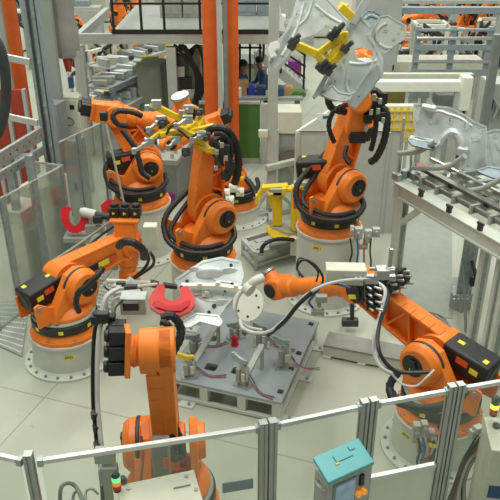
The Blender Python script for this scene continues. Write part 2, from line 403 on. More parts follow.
def robot_forearm(root, B, L, m, short=False, disc=True, connectors=False, twist=0):
    X3 = B @ Rx(twist)
    XM = X3 @ Tr(.07, 0, -.03) if short else X3
    mb = MB()
    if short:
        mb.cyl((-.28, 0, 0), (.0, 0, 0), .135, .145, 28); mb.cyl((-.24, 0, 0), (-.22, 0, 0), .15, n=28); mb.cyl((-.12, 0, 0), (-.10, 0, 0), .155, n=28)
        mb.box((-.29, 0, .0), (.05, .42, .26))
    else: mb.cyl((0, -.17, 0), (0, .17, 0), .165, n=32)
    rear = [(-.36, -.13), (-.36, .13), (-.10, .15), (.16, .135), (.16, -.13), (-.08, -.15)]
    if not short:
        mb.prism(rear, .26, YX); mb.box((-.365, 0, .0), (.04, .38, .30))
        mb.cyl((.14, 0, 0), (.30, 0, 0), .155, .135, 24); mb.cyl((.30, 0, 0), (max(.32, L-.30), 0, 0), .125, .10, 24)
        mb.cyl((L-.32, 0, 0), (L-.26, 0, 0), .112, n=24)
        mb.cyl((.46, 0, 0), (.49, 0, 0), .135, n=24)
    fa = mb.part('forearm', [ORA], root, world=False, basis=X3, bev=.012)
    for k in (-1, 0, 1):
        mo = .075 if short else 0
        mm = MB(); mm.box((-.45, k*.14, .03), (.14, .12, .17)); mm.cyl((-.52, k*.14, .03), (-.56, k*.14, .03), .056, .050, 16)
        if connectors:
            for zz in (-.03, .05, .10): mm.mi(1).cyl((-.56, k*.125+.03, zz), (-.64, k*.125+.03, zz), .016, n=8); mm.mi(0)
        wm = mm.part('wrist_motor', [BLK, STL], root, world=False, basis=XM, bev=.008)
        t = MB(); t.prism([(-.022, -.018), (.022, -.018), (0, .022)], .003, Tr(-.45, k*.14, .117) if False else Tr(-.45, k*.14, -.057) @ Rx(PI))
        tag(t.part('warning_triangle', YLB, wm, world=False), 'yellow triangle', None)
    if disc:
        ex = -.12 if connectors else 0
        e = MB(); e.cyl((ex, m*.15, 0), (ex, m*.24, 0), .135, .125, 28); e.cyl((ex, m*.24, 0), (ex, m*.26, 0), .085, n=20)
        e.box((ex-.10, m*.20, .10), (.1, .1, .08))
        em = e.part('elbow_motor', BLK, root, world=False, basis=X3, bev=.006)
        tag(MB().box((ex+.03, m*.262, -.04), (.10, .004, .05)).part('sticker', YLB, em, world=False), 'yellow sticker', None)
    return X3
def robot_wrist(root, B, L, pitch=.5, roll=0.):
    X5 = B @ Tr(L, 0, 0) @ M.Scale(1.2, 4)
    mb = MB(); mb.cyl((-.27, 0, 0), (-.10, 0, 0), .105, .115, 24)
    mb.prism([(-.14, -.10), (-.14, .10), (0, .115), (.08, .08), (.105, 0), (.08, -.08), (0, -.115)], .24, YX)
    w1 = mb.part('wrist', [ORA, BLK], root, world=False, basis=X5, bev=.025)
    MB().cyl((0, -.135, 0), (0, .135, 0), .075, n=20).part('wrist_cap', BLK, w1, world=False)
    X6 = X5 @ Rx(roll) @ Ry(-pitch)
    mb = MB(); mb.cyl((.04, 0, 0), (.17, 0, 0), .085, .08, 24); mb.mi(1).cyl((.17, 0, 0), (.20, 0, 0), .095, n=24)
    mb.part('tool_flange', [ORA, STL], root, world=False, basis=X6, bev=.004)
    return X6
def hose(root, pts, r=.035, name='hose', T=I4, m=HOSE, corr=.022, n=10):
    return MB().tube(pts, r, n, X=T, corr=corr, sub=5).part(name, m, root, world=False)
def robot(label, group, x, y, yaw, h, a2, b, L2, LF, m, style='side', code='', sang=None, cang=-1.3, wp=.5, roll=0., stripe=None, short=False, disc=True, connectors=False, base_hose=True, twist=0, rf=.56, cba=0, cbz=0., cb_on=True):
    root = thing('industrial_robot', label, 'robot', (x, y, 0), R(yaw), group)
    cl = R(-90-yaw)+.0                   # local angle that faces the camera side
    robot_pedestal(root, h, code, cl+cang, rf=rf)
    robot_base_meshes(root, h, m, cl)
    robot_carousel(root, h, m, R(cba), cbz, cb_on)
    ly = 0 if short else -m*.10
    B2 = Tr(.12, ly, h+.65) @ Ry(R(a2)); robot_link(root, B2, L2, m, style, stripe)
    B3 = Tr(.12+L2*math.sin(R(a2)), ly, h+.65+L2*math.cos(R(a2))) @ Ry(-R(b))
    if short: B3 = Tr(.12+L2*math.sin(R(a2)), 0, h+.65+L2*math.cos(R(a2))) @ Rz(R(12-yaw)) @ Ry(.12) @ Tr(.02, 0, 0) @ M.Scale(.84, 4)
    X3 = robot_forearm(root, B3, LF, m, short, disc, connectors, R(twist))
    X6 = None if short else robot_wrist(root, X3, LF, R(wp), R(roll))
    if base_hose:
        def pc(a, r, z): return (r*math.cos(cl+a), r*math.sin(cl+a), h+z)
        hose(root, [(.20, -m*.16, h+1.12), (.06, -m*.27, h+.95), pc(-1.45, .46, .66), pc(-1.05, .52, .42), pc(-.55, .50, .33), pc(0, .49, .31), pc(.6, .48, .32), pc(1.15, .46, .38), pc(1.6, .40, .45)], .042)
        hose(root, [(.16, -m*.15, h+.98), (.0, -m*.24, h+.80), pc(-1.1, .45, .50), pc(-.45, .46, .40), pc(.1, .45, .37), pc(.7, .44, .37)], .034)
    return root, B2, X3, X6
GRPF = 'orange robots of the welding cell'
def rel(root): return WM[root.name].inverted()
def wpt(root, X, p): return WM[root.name] @ X @ V(p)

# --- R1, left
r1, B2, X3, X6 = robot('orange welding robot at the left, arm up to the right, black box at its back', GRPF, -2.30, 7.40, 50, .43, 87, -92, 1.04, .72, -1, style='smooth', cbz=-.08, twist=-40, stripe=-1, code='6902', cang=.25, wp=50, disc=False, base_hose=False)
hose(r1, [tuple(rel(r1) @ Q(*q)) for q in ((79, 312, 6.45), (76, 303, 6.42), (79, 292, 6.42), (88, 285, 6.45), (97, 276, 6.5), (103, 268, 6.58))], .035)
hose(r1, [tuple(rel(r1) @ Q(*q)) for q in ((119, 246, 6.55), (124, 242, 6.4), (134, 243, 6.35), (143, 250, 6.4), (144, 257, 6.5))], .045)
MB().box((0, 0, 0), (.15, .12, .28)).part('junction_box', CRM, r1, world=False, basis=rel(r1) @ Tr(*Q(151, 236, 6.9)), bev=.01)
for k, (a, b_) in enumerate((((146, 250, 6.85), (143, 270, 6.9)), ((150, 252, 6.8), (150, 268, 7.0)))):
    hose(r1, [tuple(rel(r1) @ Q(*a)), tuple(rel(r1) @ Q((a[0]+b_[0])/2+4, (a[1]+b_[1])/2, 6.9)), tuple(rel(r1) @ Q(*b_)), tuple(rel(r1) @ Q(128, 282, 6.9))], .018, 'cable', m=BLK, corr=0)
# --- R2, centre back
r2, B2b, X3b, X6b = robot('orange robot in the middle of the cell carrying a yellow gripper', GRPF, -.63, 8.45, 35, .88, 6, 128, .92, .55, -1, cba=-105, code='6904', cang=-.3, wp=-20)
# --- R3, back right
r3, B2c, X3c, X6c = robot('orange robot on the tall pedestal holding up the silver body part', GRPF, 1.10, 8.85, 33, 1.15, 19, 98, 1.12, .55, -1, cba=-46, cbz=.1, code='690 1', cang=-.45, wp=30)
# --- R4, front right
r4, B2d, X3d, X6d = robot('orange robot at the right reaching left over the low table, ribbed arm', GRPF, 1.97, 5.78, 134, .5, 74, -24, 1.12, 1.36, 1, style='truss', code='6903', cang=-1.0, wp=60, connectors=True, base_hose=False)
# --- R5, front centre
r5, B2e, X3e, X6e = robot('orange robot in front, cut off by the bottom edge, black motors at its top', GRPF, -.70, 4.47, 95, .5, -14, -150, 1.2, .5, 1, cb_on=False, code='6905', cang=0, short=True, twist=75, disc=False, base_hose=False)
# --- R6, back left
r6, B2f, X3f, X6f = robot('orange robot at the back left, forearm stretched to the right', GRPF, -1.72, 10.3, 12, .9, -28, -14, .84, .72, -1, code='6906', cang=-.4, wp=10, disc=False, rf=.6)
# --- R7, behind R2
r7, B2g, X3g, X6g = robot('orange robot mostly hidden behind the middle robot, white clamps on it', GRPF, -.28, 11.6, 180, .3, 30, -25, .8, .6, 1, cb_on=False, code='6907', cang=0, wp=10, disc=False, rf=.6)

hose(r4, [tuple(rel(r4) @ Q(*q)) for q in ((398, 372, 5.2), (390, 385, 5.15), (393, 398, 5.05), (408, 406, 4.98), (430, 408, 4.98), (452, 402, 5.1), (466, 392, 5.3))], .040)
hose(r4, [tuple(rel(r4) @ Q(*q)) for q in ((392, 392, 5.15), (400, 402, 5.05), (420, 410, 4.98), (445, 408, 5.02), (462, 398, 5.2))], .034)
# ================================================================== SETTING
fl = MB().box((0, 0, 0), (160, 160, .1), Tr(0, 0, -.05)); me = fl.mesh('floor', floor_mat()); fo = bpy.data.objects.new('floor', me); COL.objects.link(fo)
fo.rotation_euler = (0, 0, RA); fo['kind'] = 'structure'
# ================================================================== THE CELL
def G(u, v, z=0): p = U*u+W*v; return V((p.x, p.y, z))
def uv(p): return p.dot(U), p.dot(W)
# ---- low platform table
ZT = .30
cs = [P(182, 379, ZT), P(281, 403, ZT), P(323, 327, ZT), P(205, 317, ZT)]
u0, v0 = uv(P(175, 378, ZT)); u1, v1 = uv(P(281, 403, ZT)); v0 = v1; v2 = uv(P(322, 322, ZT))[1]
u0 = u1-1.42
tbl = thing('platform_table', 'low blue-grey steel platform with square cutouts in the middle of the cell', 'platform', G((u0+u1)/2, (v0+v2)/2), RA)
tw, td = u1-u0, v2-v0; x0, x1, y0, y1 = -tw/2, tw/2, -td/2, td/2
def rr(cx, cy, w, h, r=.025, n=3):
    p = []
    for sx, sy, a in ((1, 1, 0), (-1, 1, 90), (-1, -1, 180), (1, -1, 270)):
        for i in range(n+1): t = R(a+90*i/n); p.append((cx+sx*(w/2-r)+r*math.cos(t), cy+sy*(h/2-r)+r*math.sin(t)))
    return p
_ti = WM[tbl.name].inverted()
holes = [rr(*tuple(_ti @ P(a, b_, ZT))[:2], .15, .13) for a, b_ in ((211, 338), (211, 367), (238, 371), (262, 345), (286, 350), (240, 335))]
MB().sheet([(x0, y0), (x1, y0), (x1, y1), (x0, y1)], holes, .03, Tr(0, 0, ZT-.015)).part('table_top', TBL, tbl, world=False)
mb = MB()
for z, hh in ((.255, .1), (.04, .04)):
    mb.box((0, y0+.03, z+.0), (tw, .05, .03)); mb.box((0, y1-.03, z), (tw, .05, .03)); mb.box((x0+.03, 0, z), (.05, td, .03)); mb.box((x1-.03, 0, z), (.05, td, .03))
mb.b2((x0, y0, .015), (x1, y0+.05, .06))
mb.part('frame', WHT, tbl, world=False, bev=.004)
for x in (x0+.05, -.22, .24, x1-.06):
    for y in (y0+.06, y1-.06):
        MB().b2((x-.05, y-.05, 0), (x+.05, y+.05, ZT-.03)).part('leg', WHT, tbl, world=False, bev=.004)
for x, y in ((x1+.05, y0+.1), (x1+.05, 0), (x1+.05, y1-.2), (x0+.3, y0-.05)):
    m_ = MB().b2((x-.09, y-.05, 0), (x+.09, y+.05, .02)); m_.mi(1).cyl((x+.03, y, .02), (x+.03, y, .05), .018, n=6); m_.part('floor_foot', [WHT, GAL], tbl, world=False)
for x, y in ((x1-.06, y0+.18), (x1-.06, y0+.62), (x1-.06, y0+.95), (x1-.08, y1-.1)):
    MB().box((x, y, ZT+.008), (.06, .05, .016)).part('black_pad', BLK, tbl, world=False)

def clampstand(px, py, h, lab, rz=0, yel=False):
    p = P(px, py, ZT); t = thing('clamp_fixture', lab, 'clamp', p, RA+rz, 'clamp fixtures on the low platform')
    MB().b2((-.10, -.07, 0), (.10, .07, .015)).part('base_plate', STL, t, world=False)
    m_ = MB(); m_.prism([(-.05, .015), (.05, .015), (.035, h*.7), (-.02, h*.7)], .05, YX); m_.b2((-.07, -.045, h*.1), (-.02, .045, h*.55)); m_.part('bracket', GRY, t, world=False, bev=.004)
    m_ = MB(); m_.cyl((.05, .0, h*.2), (.05, 0, h*.65), .03, n=12); m_.cyl((.05, 0, h*.65), (.04, 0, h*.85), .012, n=8); m_.part('air_cylinder', STL, t, world=False)
    m_ = MB(); m_.prism([(-.13, h*.8), (-.03, h*.66), (.06, h*.78), (.06, h*.86), (-.02, h*.86), (-.11, h*.98), (-.15, h*.98)], .035, YX); m_.part('clamp_arm', YEL if yel else GAL, t, world=False, bev=.003)
    m_ = MB(); m_.box((-.02, .05, h*.5), (.05, .03, .08)); m_.box((.03, -.05, h*.35), (.04, .02, .1)); m_.part('valve', CRM, t, world=False)
    for k, (c, mm_) in enumerate(((CRD, 'red_cable'), (CBB, 'blue_cable'))):
        m_ = MB(); m_.tube([(.04, .03*k, h*.45), (.11, .04*k, h*.2), (.13+.03*k, .02, .03), (.27, -.05+.02*k, .012), (.42, -.06+.04*k, .014)], .007, 6); m_.part('cable', c, t, world=False)
    return t
clampstand(190, 376, .34, 'steel clamp fixture at the left corner of the low platform, yellow arm', .4, True)
clampstand(196, 352, .30, 'steel clamp fixture below the red gun plate, behind the left corner one', .9)
clampstand(243, 385, .42, 'tall steel clamp fixture nearest the front edge of the low platform', -.2)
clampstand(284, 367, .46, 'slim steel clamp fixture on the right part of the low platform', .3)
clampstand(262, 345, .34, 'dark clamp fixture between the tall front one and the robot wrist', .1)
clampstand(236, 338, .28, 'clamp fixture by the red cylinder under the silver part', 1.0)
# red cylinder
t = thing('red_air_cylinder', 'small bright red cylinder standing under the white tool disc', 'cylinder', P(235, 345, ZT), 0)
MB().cyl((0, 0, .015), (0, 0, .13), .038, n=16).cyl((0, 0, 0), (0, 0, .015), .05, n=16).part('barrel', RED, t, world=False)
MB().cyl((0, 0, .13), (0, 0, .2), .014, n=10).part('rod', STL, t, world=False)
# support channels carrying the silver part
for (a, b_, lab) in (((192, 366), (218, 322), 'slotted grey support channel rising from the left corner clamps'), ((247, 374), (262, 345), 'short slotted support channel behind the tall front clamp')):
    t = MB(); pa, pb = P(*a, ZT+.14), P(*b_, ZT+.34); t.bar(pa, pb, .07, .035); t.bar(pa, (pa.x, pa.y, ZT), .05); t.bar(pb, (pb.x, pb.y, ZT), .05)
    ob = t.part('support_channel', LGY, bev=.004); tag(ob, lab, 'bracket', 'support channels on the platform')

# ---- silver wheel-house part on the fixture
def polyplane(px, p0, n):
    return [onplane(a, b, p0, V(n)) for a, b in px]
def plate(name, px, holes, p0, n, t, m, parent=None, rim=0., rimd=.03, ribs=(), rimm=None, bev=0.):
    """cut sheet standing on its own plane; outline given by the sight lines to its corners"""
    n = V(n).normalized(); p0 = V(p0); x = n.cross(V((0, 0, 1))).normalized() if abs(n.z) < .95 else V((1, 0, 0)); y = n.cross(x)
    T = M(((x.x, y.x, n.x, p0.x), (x.y, y.y, n.y, p0.y), (x.z, y.z, n.z, p0.z), (0, 0, 0, 1))); Ti = T.inverted()
    loc = lambda L: [tuple((Ti @ q)[:2]) for q in polyplane(L, p0, n)]
    mb = MB(); o2 = loc(px); h2 = [loc(h_) for h_ in holes]
    mb.sheet(o2, h2, t, T)
    if rim:
        for k in range(len(o2)):
            a, b_ = o2[k], o2[(k+1) % len(o2)]; mb.bar((a[0], a[1], 0), (b_[0], b_[1], 0), rim, rimd, T)
        for h_ in h2:
            for k in range(len(h_)): a, b_ = h_[k], h_[(k+1) % len(h_)]; mb.bar((a[0], a[1], 0), (b_[0], b_[1], 0), rim*.7, rimd*.8, T)
    for r_ in ribs:
        q = loc(r_); mb.tube([(a[0], a[1], 0) for a in q], t*1.8, 8, T)
    return mb.part(name, m, parent, bev=bev), T, loc
def el(cx, cy, rx, ry, n=10): return [(cx+rx*math.cos(2*PI*i/n), cy+ry*math.sin(2*PI*i/n)) for i in range(n)]
pw = P(215, 320, .98)
wh = thing('wheel_house_part', 'silver stamped wheel house part held above the low platform', 'sheet metal part', (pw.x, pw.y, 0), 0)
plate('inner_panel', [(176, 280), (188, 272), (203, 262), (222, 258), (240, 262), (243, 275), (238, 292), (226, 305), (218, 318), (196, 312), (190, 300), (182, 292)], [el(212, 297, 2.5, 2.5), el(224, 296, 2, 2), el(207, 293, 1.5, 2), [(201, 291), (208, 291), (207, 296), (202, 295)]], pw+V((0, .22, .10)), (-.15, -.75, .65), .008, SHL, wh, rim=.03, rimd=.03, ribs=[[(190, 292), (205, 300), (222, 302)], [(200, 270), (215, 280), (232, 283)]])
_pn = V((-.15, -.75, .65)).normalized(); _pp = lambda a, b_, o=0: onplane(a, b_, pw+V((0, .22, .10))+_pn*o, _pn)
for (a_, b_), r_, sc_ in (((211, 274), .18, (1, .30, .55)), ((230, 272), .08, (1.2, .25, .8)), ((196, 270), .07, (1.2, .25, .7)), ((222, 304), .08, (1.1, .22, .9))): MB().sph(_pp(a_, b_), r_, 20, sc=sc_).part('stamped_dome', SHL, wh)
for a_, b_ in ((197, 292), (206, 294)): MB().box(_pp(a_, b_, .03), (.10, .03, .07), rot=Rx(-.6)).part('stamped_bracket', BWH, wh, bev=.006)
for a_, b_, r_ in ((232, 284, .02), (214, 306, .025), (225, 291, .015), (187, 281, .02), (231, 265, .02), (209, 312, .02)): MB().cyl(_pp(a_, b_, .005), _pp(a_, b_, .02), r_, n=12).part('dark_hole_plug', HOL, wh)
plate('lower_flange', [(183, 322), (196, 314), (218, 316), (222, 322), (219, 326), (200, 321), (190, 327), (184, 327)], [], pw+V((0, -.1, .05)), (0, -.5, .85), .01, SHL, wh, rim=.02)
mb = MB(); pa, pb, pc_ = _pp(181, 286, .10), _pp(217, 286, .10), _pp(252, 291, .10)
mb.bar(pa, pb, .075, .05); mb.bar(pb, pc_, .07, .05); mb.mi(1).cyl(pa+V((.01, -.02, .0)), pa+V((.01, -.06, .02)), .022, n=10)
for pt in (_pp(200, 286, .11), _pp(218, 285, .11), _pp(236, 288, .11), _pp(207, 294, .04), _pp(197, 291, .04)): mb.mi(0).box(pt+V((0, -.01, .03)), (.05, .05, .04))
mb.mi(0); mb.bar(pa, V((pa.x+.02, pa.y, ZT+.32)), .03); mb.bar(pc_, V((pc_.x, pc_.y, ZT)), .02)
mb.part('rail', [BWH, HOL], wh, bev=.005)

# ---- R1 weld gun: red C plate
gz = P(172, 300, 1.22)
gun = thing('welding_gun', 'big red C shaped welding gun plate above the left end of the platform', 'welding gun', gz, 0, 'red welding guns')
C1 = [(158, 286), (152, 294), (148, 302), (150, 308), (157, 313), (169, 316), (181, 316), (190, 312), (195, 305), (194, 297), (190, 291), (187, 287), (181, 288), (180, 292), (181, 297), (178, 301), (172, 302), (166, 300), (164, 295), (165, 289), (164, 285)]
plate('gun_yoke', C1, [], gz, (0.05, -.5, .86), .06, REC, gun, bev=.012)
plate('gun_face', [(153, 302), (156, 307), (168, 311), (181, 311), (188, 306), (190, 300), (186, 301), (179, 306), (167, 306), (158, 301)], [], gz+V((.0, -.02, .045)), (0.05, -.5, .86), .02, RED, gun, bev=.004)
mb = MB(); a = Q(106, 281, 6.7); b_ = Q(150, 283, 6.95); mb.cyl(a, b_, .028, n=12); mb.cyl(Q(118, 289, 6.6), Q(158, 284, 6.95), .02, n=10); mb.part('cylinder_rod', CRM, gun)
mb = MB(); mb.cyl(Q(163, 285, 6.98), Q(177, 287, 7.0), .034, .03, 12); mb.cyl(Q(150, 283, 6.95), Q(158, 285, 6.96), .045, n=12); mb.part('electrode', BLK, gun)
mb = MB(); mb.cyl(Q(125, 283, 6.8), Q(136, 290, 6.8), .09, n=16); mb.box(Q(128, 296, 6.7), (.22, .18, .12)); mb.box(Q(118, 290, 6.7), (.1, .1, .16)); mb.part('gun_body', [LGY], gun, bev=.01)
mb = MB(); mb.box(Q(131, 289, 6.65), (.14, .06, .1)); mb.box(Q(121, 284, 6.7), (.1, .05, .06)); mb.part('transformer', DRK, gun, bev=.006)
# grey bracket, box and frame hanging above R5's motors
fb = thing('mounting_frame', 'grey tube frame with a small box above the front robot motors', 'frame', Q(125, 300, 5.4), 0)
mb = MB()
mb.tube([Q(108, 318, 5.1), Q(107, 297, 5.15), Q(118, 293, 5.2), Q(140, 291, 5.3)], .016, 8); mb.tube([Q(113, 317, 5.1), Q(113, 300, 5.15), Q(124, 297, 5.2)], .012, 8); mb.part('tube', LGY, fb)
mb = MB(); mb.box(Q(134, 303, 5.15), (.22, .14, .16)); mb.part('box', LGY, fb, bev=.008)
mb = MB(); mb.box(Q(131, 306, 5.0), (.13, .04, .07)); mb.part('label_plate', DRK, fb)
# black connector cluster left of R5's motors
fb = thing('connector_block', 'black plug block with wires left of the front robot motors', 'connector', Q(117, 333, 4.75), 0)
mb = MB(); mb.box(Q(118, 328, 4.8), (.13, .1, .12)); mb.box(Q(116, 342, 4.8), (.1, .1, .12)); mb.part('plug', BLK, fb, bev=.008)
for p_, d_ in ((Q(112, 320, 4.85), (.06, .08, .1)), (Q(124, 350, 4.8), (.12, .1, .08)), (Q(111, 331, 4.8), (.08, .07, .07))): MB().box(p_, d_).part('plug', BLK, fb, bev=.008)
mb = MB(); mb.tube([Q(110, 335, 4.75), Q(107, 345, 4.75), Q(112, 355, 4.75), Q(122, 358, 4.8)], .006, 6).part('wire', BLK, fb); mb = MB(); mb.tube([Q(113, 318, 4.75), Q(116, 307, 4.9), Q(123, 300, 5.0)], .01, 6); mb.part('wire', BLK, fb)

# ---- vertical cable conduit in front of R5
cp = thing('cable_conduit', 'tall bundle of black and silver conduit hanging left of the front robot', 'cable bundle', Q(96, 480, 4.2), 0)
L0 = [(100, 315, 4.9), (95, 330, 4.85), (93, 360, 4.75), (93, 400, 4.6), (95, 425, 4.5), (97, 445, 4.4), (101, 470, 4.3), (103, 505, 4.2)]
MB().tube([Q(*q) for q in L0], .018, 10).part('black_hose', HOSE, cp)
MB().tube([Q(a+4.5, b_, c-.05) for a, b_, c in L0], .021, 10).part('silver_hose', CBG, cp)
for (a, b_, y) in ((93, 415, 4.5), (95, 428, 4.45), (96, 445, 4.36)):
    mb = MB(); p = Q(a+2, b_, y); mb.cyl(p-V((0, 0, .03)), p+V((0, 0, .03)), .036, n=12); mb.part('hose_clip', BLK, cp)
mb = MB(); mb.box(Q(99, 318, 4.85), (.12, .09, .07)); mb.cyl(Q(98, 312, 4.85), Q(98, 325, 4.85), .04, n=10); mb.box(Q(103, 317, 4.8), (.1, .06, .09)); mb.part('hose_holder', BLK, cp, bev=.006)
mb = MB(); mb.tube([Q(101, 313, 4.9), Q(107, 296, 5.0), Q(120, 288, 5.1), Q(150, 283, 5.2)][:3], .02, 8); mb.part('upper_hose', CBG, cp)
# R5 black hoses at elbow and at the foot
hose(r5, [tuple(rel(r5) @ Q(*q)) for q in ((162, 318, 4.9), (172, 316, 4.9), (180, 326, 4.9), (180, 338, 4.85), (174, 350, 4.8), (168, 362, 4.75))], .040)
hose(r5, [tuple(rel(r5) @ Q(*q)) for q in ((160, 322, 4.75), (167, 324, 4.75), (171, 333, 4.75), (167, 343, 4.75), (160, 350, 4.75))], .030)
hose(r5, [tuple(rel(r5) @ Q(*q)) for q in ((170, 415, 4.45), (176, 430, 4.4), (181, 444, 4.35), (182, 455, 4.3), (174, 458, 4.25), (170, 452, 4.2))], .036)
hose(r5, [tuple(rel(r5) @ Q(*q)) for q in ((166, 420, 4.4), (172, 434, 4.3), (176, 448, 4.3), (172, 454, 4.2))], .026)
hose(r5, [tuple(rel(r5) @ Q(*q)) for q in ((141, 436, 4.15), (143, 455, 4.1), (141, 480, 4.05), (142, 500, 4.0))], .012, 'red_cable', m=CRD, corr=0)

# ---- R4 tool, dress pack, boxes
t4 = thing('gripper_disc', 'white round tool disc with holes at the tip of the right robot', 'tool', Q(248, 312, 6.3), 0)
mb = MB(); c = Q(249, 304, 6.75); n_ = V((-.45, -.75, .5)).normalized(); mb.cyl(c, c+n_*.03, .19, n=32); mb.mi(1)
X = M.Translation(c) @ n_.to_track_quat('Z', 'Y').to_matrix().to_4x4()
for k in range(6): mb.cyl((.14*math.cos(k), .14*math.sin(k), .03), (.14*math.cos(k), .14*math.sin(k), .034), .015, n=8, X=X)
mb.part('disc', [BWH, HOL], t4)
mb = MB(); mb.tube([Q(247, 288, 6.3), Q(255, 281, 6.3), Q(262, 278, 6.35)], .05, 12); mb.cyl(Q(246, 287, 6.3), Q(251, 291, 6.25), .07, n=14); mb.part('air_joint', WHT, t4)
def wire(name, lab, pts, r, m, grp='cables of the welding cell', n=8):
    return tag(MB().tube([Q(*q) for q in pts], r, n).part(name, m), lab, 'cable', grp)
wire('cable', 'pale cable looping from the tool disc along the right robot forearm', [(240, 320, 6.2), (243, 328, 6.1), (256, 333, 6.0), (272, 330, 5.95), (290, 314, 5.95), (304, 297, 5.95), (325, 285, 5.95), (350, 280, 5.9), (372, 281, 5.85), (385, 290, 5.7), (381, 310, 5.5), (376, 330, 5.3), (374, 350, 5.2), (380, 366, 5.1), (392, 374, 5.05)], .018, CBG)
wire('cable', 'black cable hanging below the right robot forearm past its elbow', [(268, 335, 6.0), (284, 322, 5.9), (298, 305, 5.88), (312, 292, 5.9)], .022, BLK)
wire('cable', 'black cable arc from the right robot elbow to its shoulder', [(386, 288, 5.75), (388, 300, 5.6), (380, 322, 5.35), (378, 345, 5.1), (385, 362, 5.0), (400, 372, 4.95), (430, 372, 4.95)], .018, BLK)
wire('cable', 'thin pale cable across the hub of the right robot', [(392, 374, 4.98), (402, 384, 4.9), (416, 386, 4.85), (426, 378, 4.85), (434, 370, 4.9)], .010, CBG)
wire('cable', 'black cable loop standing above the right robot forearm', [(306, 298, 6.05), (318, 290, 6.05), (323, 278, 6.1), (314, 264, 6.15), (303, 260, 6.2), (297, 268, 6.2), (303, 277, 6.1)], .013, BLK)
wire('cable', 'second black cable loop behind the standing one on the forearm', [(300, 276, 6.25), (297, 266, 6.25), (300, 258, 6.3), (310, 263, 6.3), (318, 272, 6.25), (316, 282, 6.2)], .010, BLK)
wire('cable', 'pale hose curling left of the white tool disc', [(262, 330, 6.3), (246, 326, 6.3), (236, 314, 6.35), (238, 298, 6.4), (246, 288, 6.4)], .016, CBG)
MB().b2((-.20, -.09, 0), (.20, .09, .17), Rz(-.05)).part('terminal_box', CRM, r4, world=False, basis=rel(r4) @ Tr(*(Q(345, 281, 6.15))), bev=.01)
mb = MB(); p = Q(355, 268, 6.05)
for k in range(3): mb.cyl(p+V((k*.04, -.12, -.04)), p+V((k*.04, -.14, -.04)), .014, n=8)
mb.box(p+V((.27, 0, -.05)), (.12, .12, .10)); mb.box(p+V((.15, .0, -.1)), (.5, .05, .04)); mb.part('valve_block', STL, r4)
mb = MB(); p = Q(390, 262, 6.2); mb.bar(p+V((0, 0, -.05)), p+V((.0, 0, .15)), .04); mb.box(p+V((-.02, 0, -.12)), (.14, .08, .1)); mb.bar(p+V((-.2, 0, -.08)), p+V((.06, 0, -.08)), .03); mb.part('hose_holder', STL, r4, bev=.004)
mb = MB(); p = Q(321, 307, 5.9); mb.box(p+V((0, 0, .10)), (.11, .07, .07)); mb.cyl(p+V((-.02, 0, 0)), p+V((-.02, 0, .08)), .02, n=8); mb.box(p+V((-.03, 0, -.06)), (.13, .05, .05)); mb.cyl(p+V((-.06, 0, -.10)), p+V((-.06, 0, -.02)), .015, n=8); mb.cyl(p+V((.02, 0, -.10)), p+V((.02, 0, -.02)), .015, n=8); mb.part('sensor_block', [GRY], r4, bev=.004)
MB().tube([Q(313, 308, 5.95), Q(309, 302, 5.95), Q(314, 295, 5.95), Q(318, 286, 6.0), Q(336, 284, 5.95), Q(350, 288, 5.9)], .012, 8).part('blue_hose', CBB, r4)
for k in range(4):
    p = Q(371+k*.6, 284+k*7, 5.55-k*.02); mb = MB(); mb.box(p, (.13, .10, .055)); mb.mi(1).cyl(p+V((.02, -.05, 0)), p+V((.08, -.10, 0)), .014, n=8); mb.cyl(p+V((-.04, -.05, 0)), p+V((-.01, -.10, 0)), .012, n=8); mb.part('plug', [BLK, STL], r4, bev=.006)
# valve cluster at R4's pedestal
vc = thing('valve_cluster', 'clustered grey valves and yellow buttons on the right robot pedestal', 'valves', (1.72, 4.95, 0), R(-10))
for k, (a, b_, w_, h_) in enumerate(((416, 432, .07, .20), (424, 428, .06, .14), (431, 437, .06, .16), (420, 446, .07, .12))):
    mb = MB(); p = Q(a, b_, 5.06); mb.box(p, (w_, .08, h_)); mb.cyl(p+V((0, -.04, .03)), p+V((0, -.07, .03)), .022, n=10); mb.part('valve', LGY, vc, bev=.006)
for a, b_ in ((430, 444), (434, 445)): mb = MB(); p = Q(a, b_, 5.0); mb.cyl(p, p+V((0, -.03, .01)), .018, n=10); mb.part('button', YLB, vc)
for k, m_ in enumerate((BLK, CBB, CRD, BLK, BLK)):
    mb = MB(); mb.tube([Q(418+k*5, 438, 5.02), Q(420+k*5, 450, 4.98), Q(417+k*4, 462, 4.95), P(420+k*5, 474, .02)], .012, 6); mb.part('hose', m_, vc)
mb = MB(); mb.tube([Q(438, 428, 5.0), Q(446, 424, 5.0), Q(449, 432, 5.0), Q(440, 442, 5.0)], .02, 8); mb.part('elbow_hose', BLK, vc)
mb = MB(); p = Q(436, 458, 4.95); mb.bar(p+V((-.12, 0, -.03)), p+V((.12, 0, .03)), .05); mb.bar(p+V((-.12, .0, -.03)), V((p.x-.12, p.y, 0)), .03); mb.part('bracket', GAL, vc)

# ---- low bench to the right of the table
b0, b1 = P(318, 347, .2), P(394, 357, .2)
ub, vb = uv(b0)
bn = thing('low_bench', 'long low brown-grey bench top on white feet right of the platform', 'bench', G(ub+.55, vb+.17), RA)
MB().b2((-.50, -.10, .17), (.62, .22, .20)).part('bench_top', BEN, bn, world=False, bev=.004)
MB().b2((-.50, -.09, .03), (.62, .21, .17)).part('rail', WHT, bn, world=False, bev=.004)
for x in (-.44, .0, .5): MB().b2((x-.05, -.12, 0), (x+.05, .23, .03)).part('leg', WHT, bn, world=False)

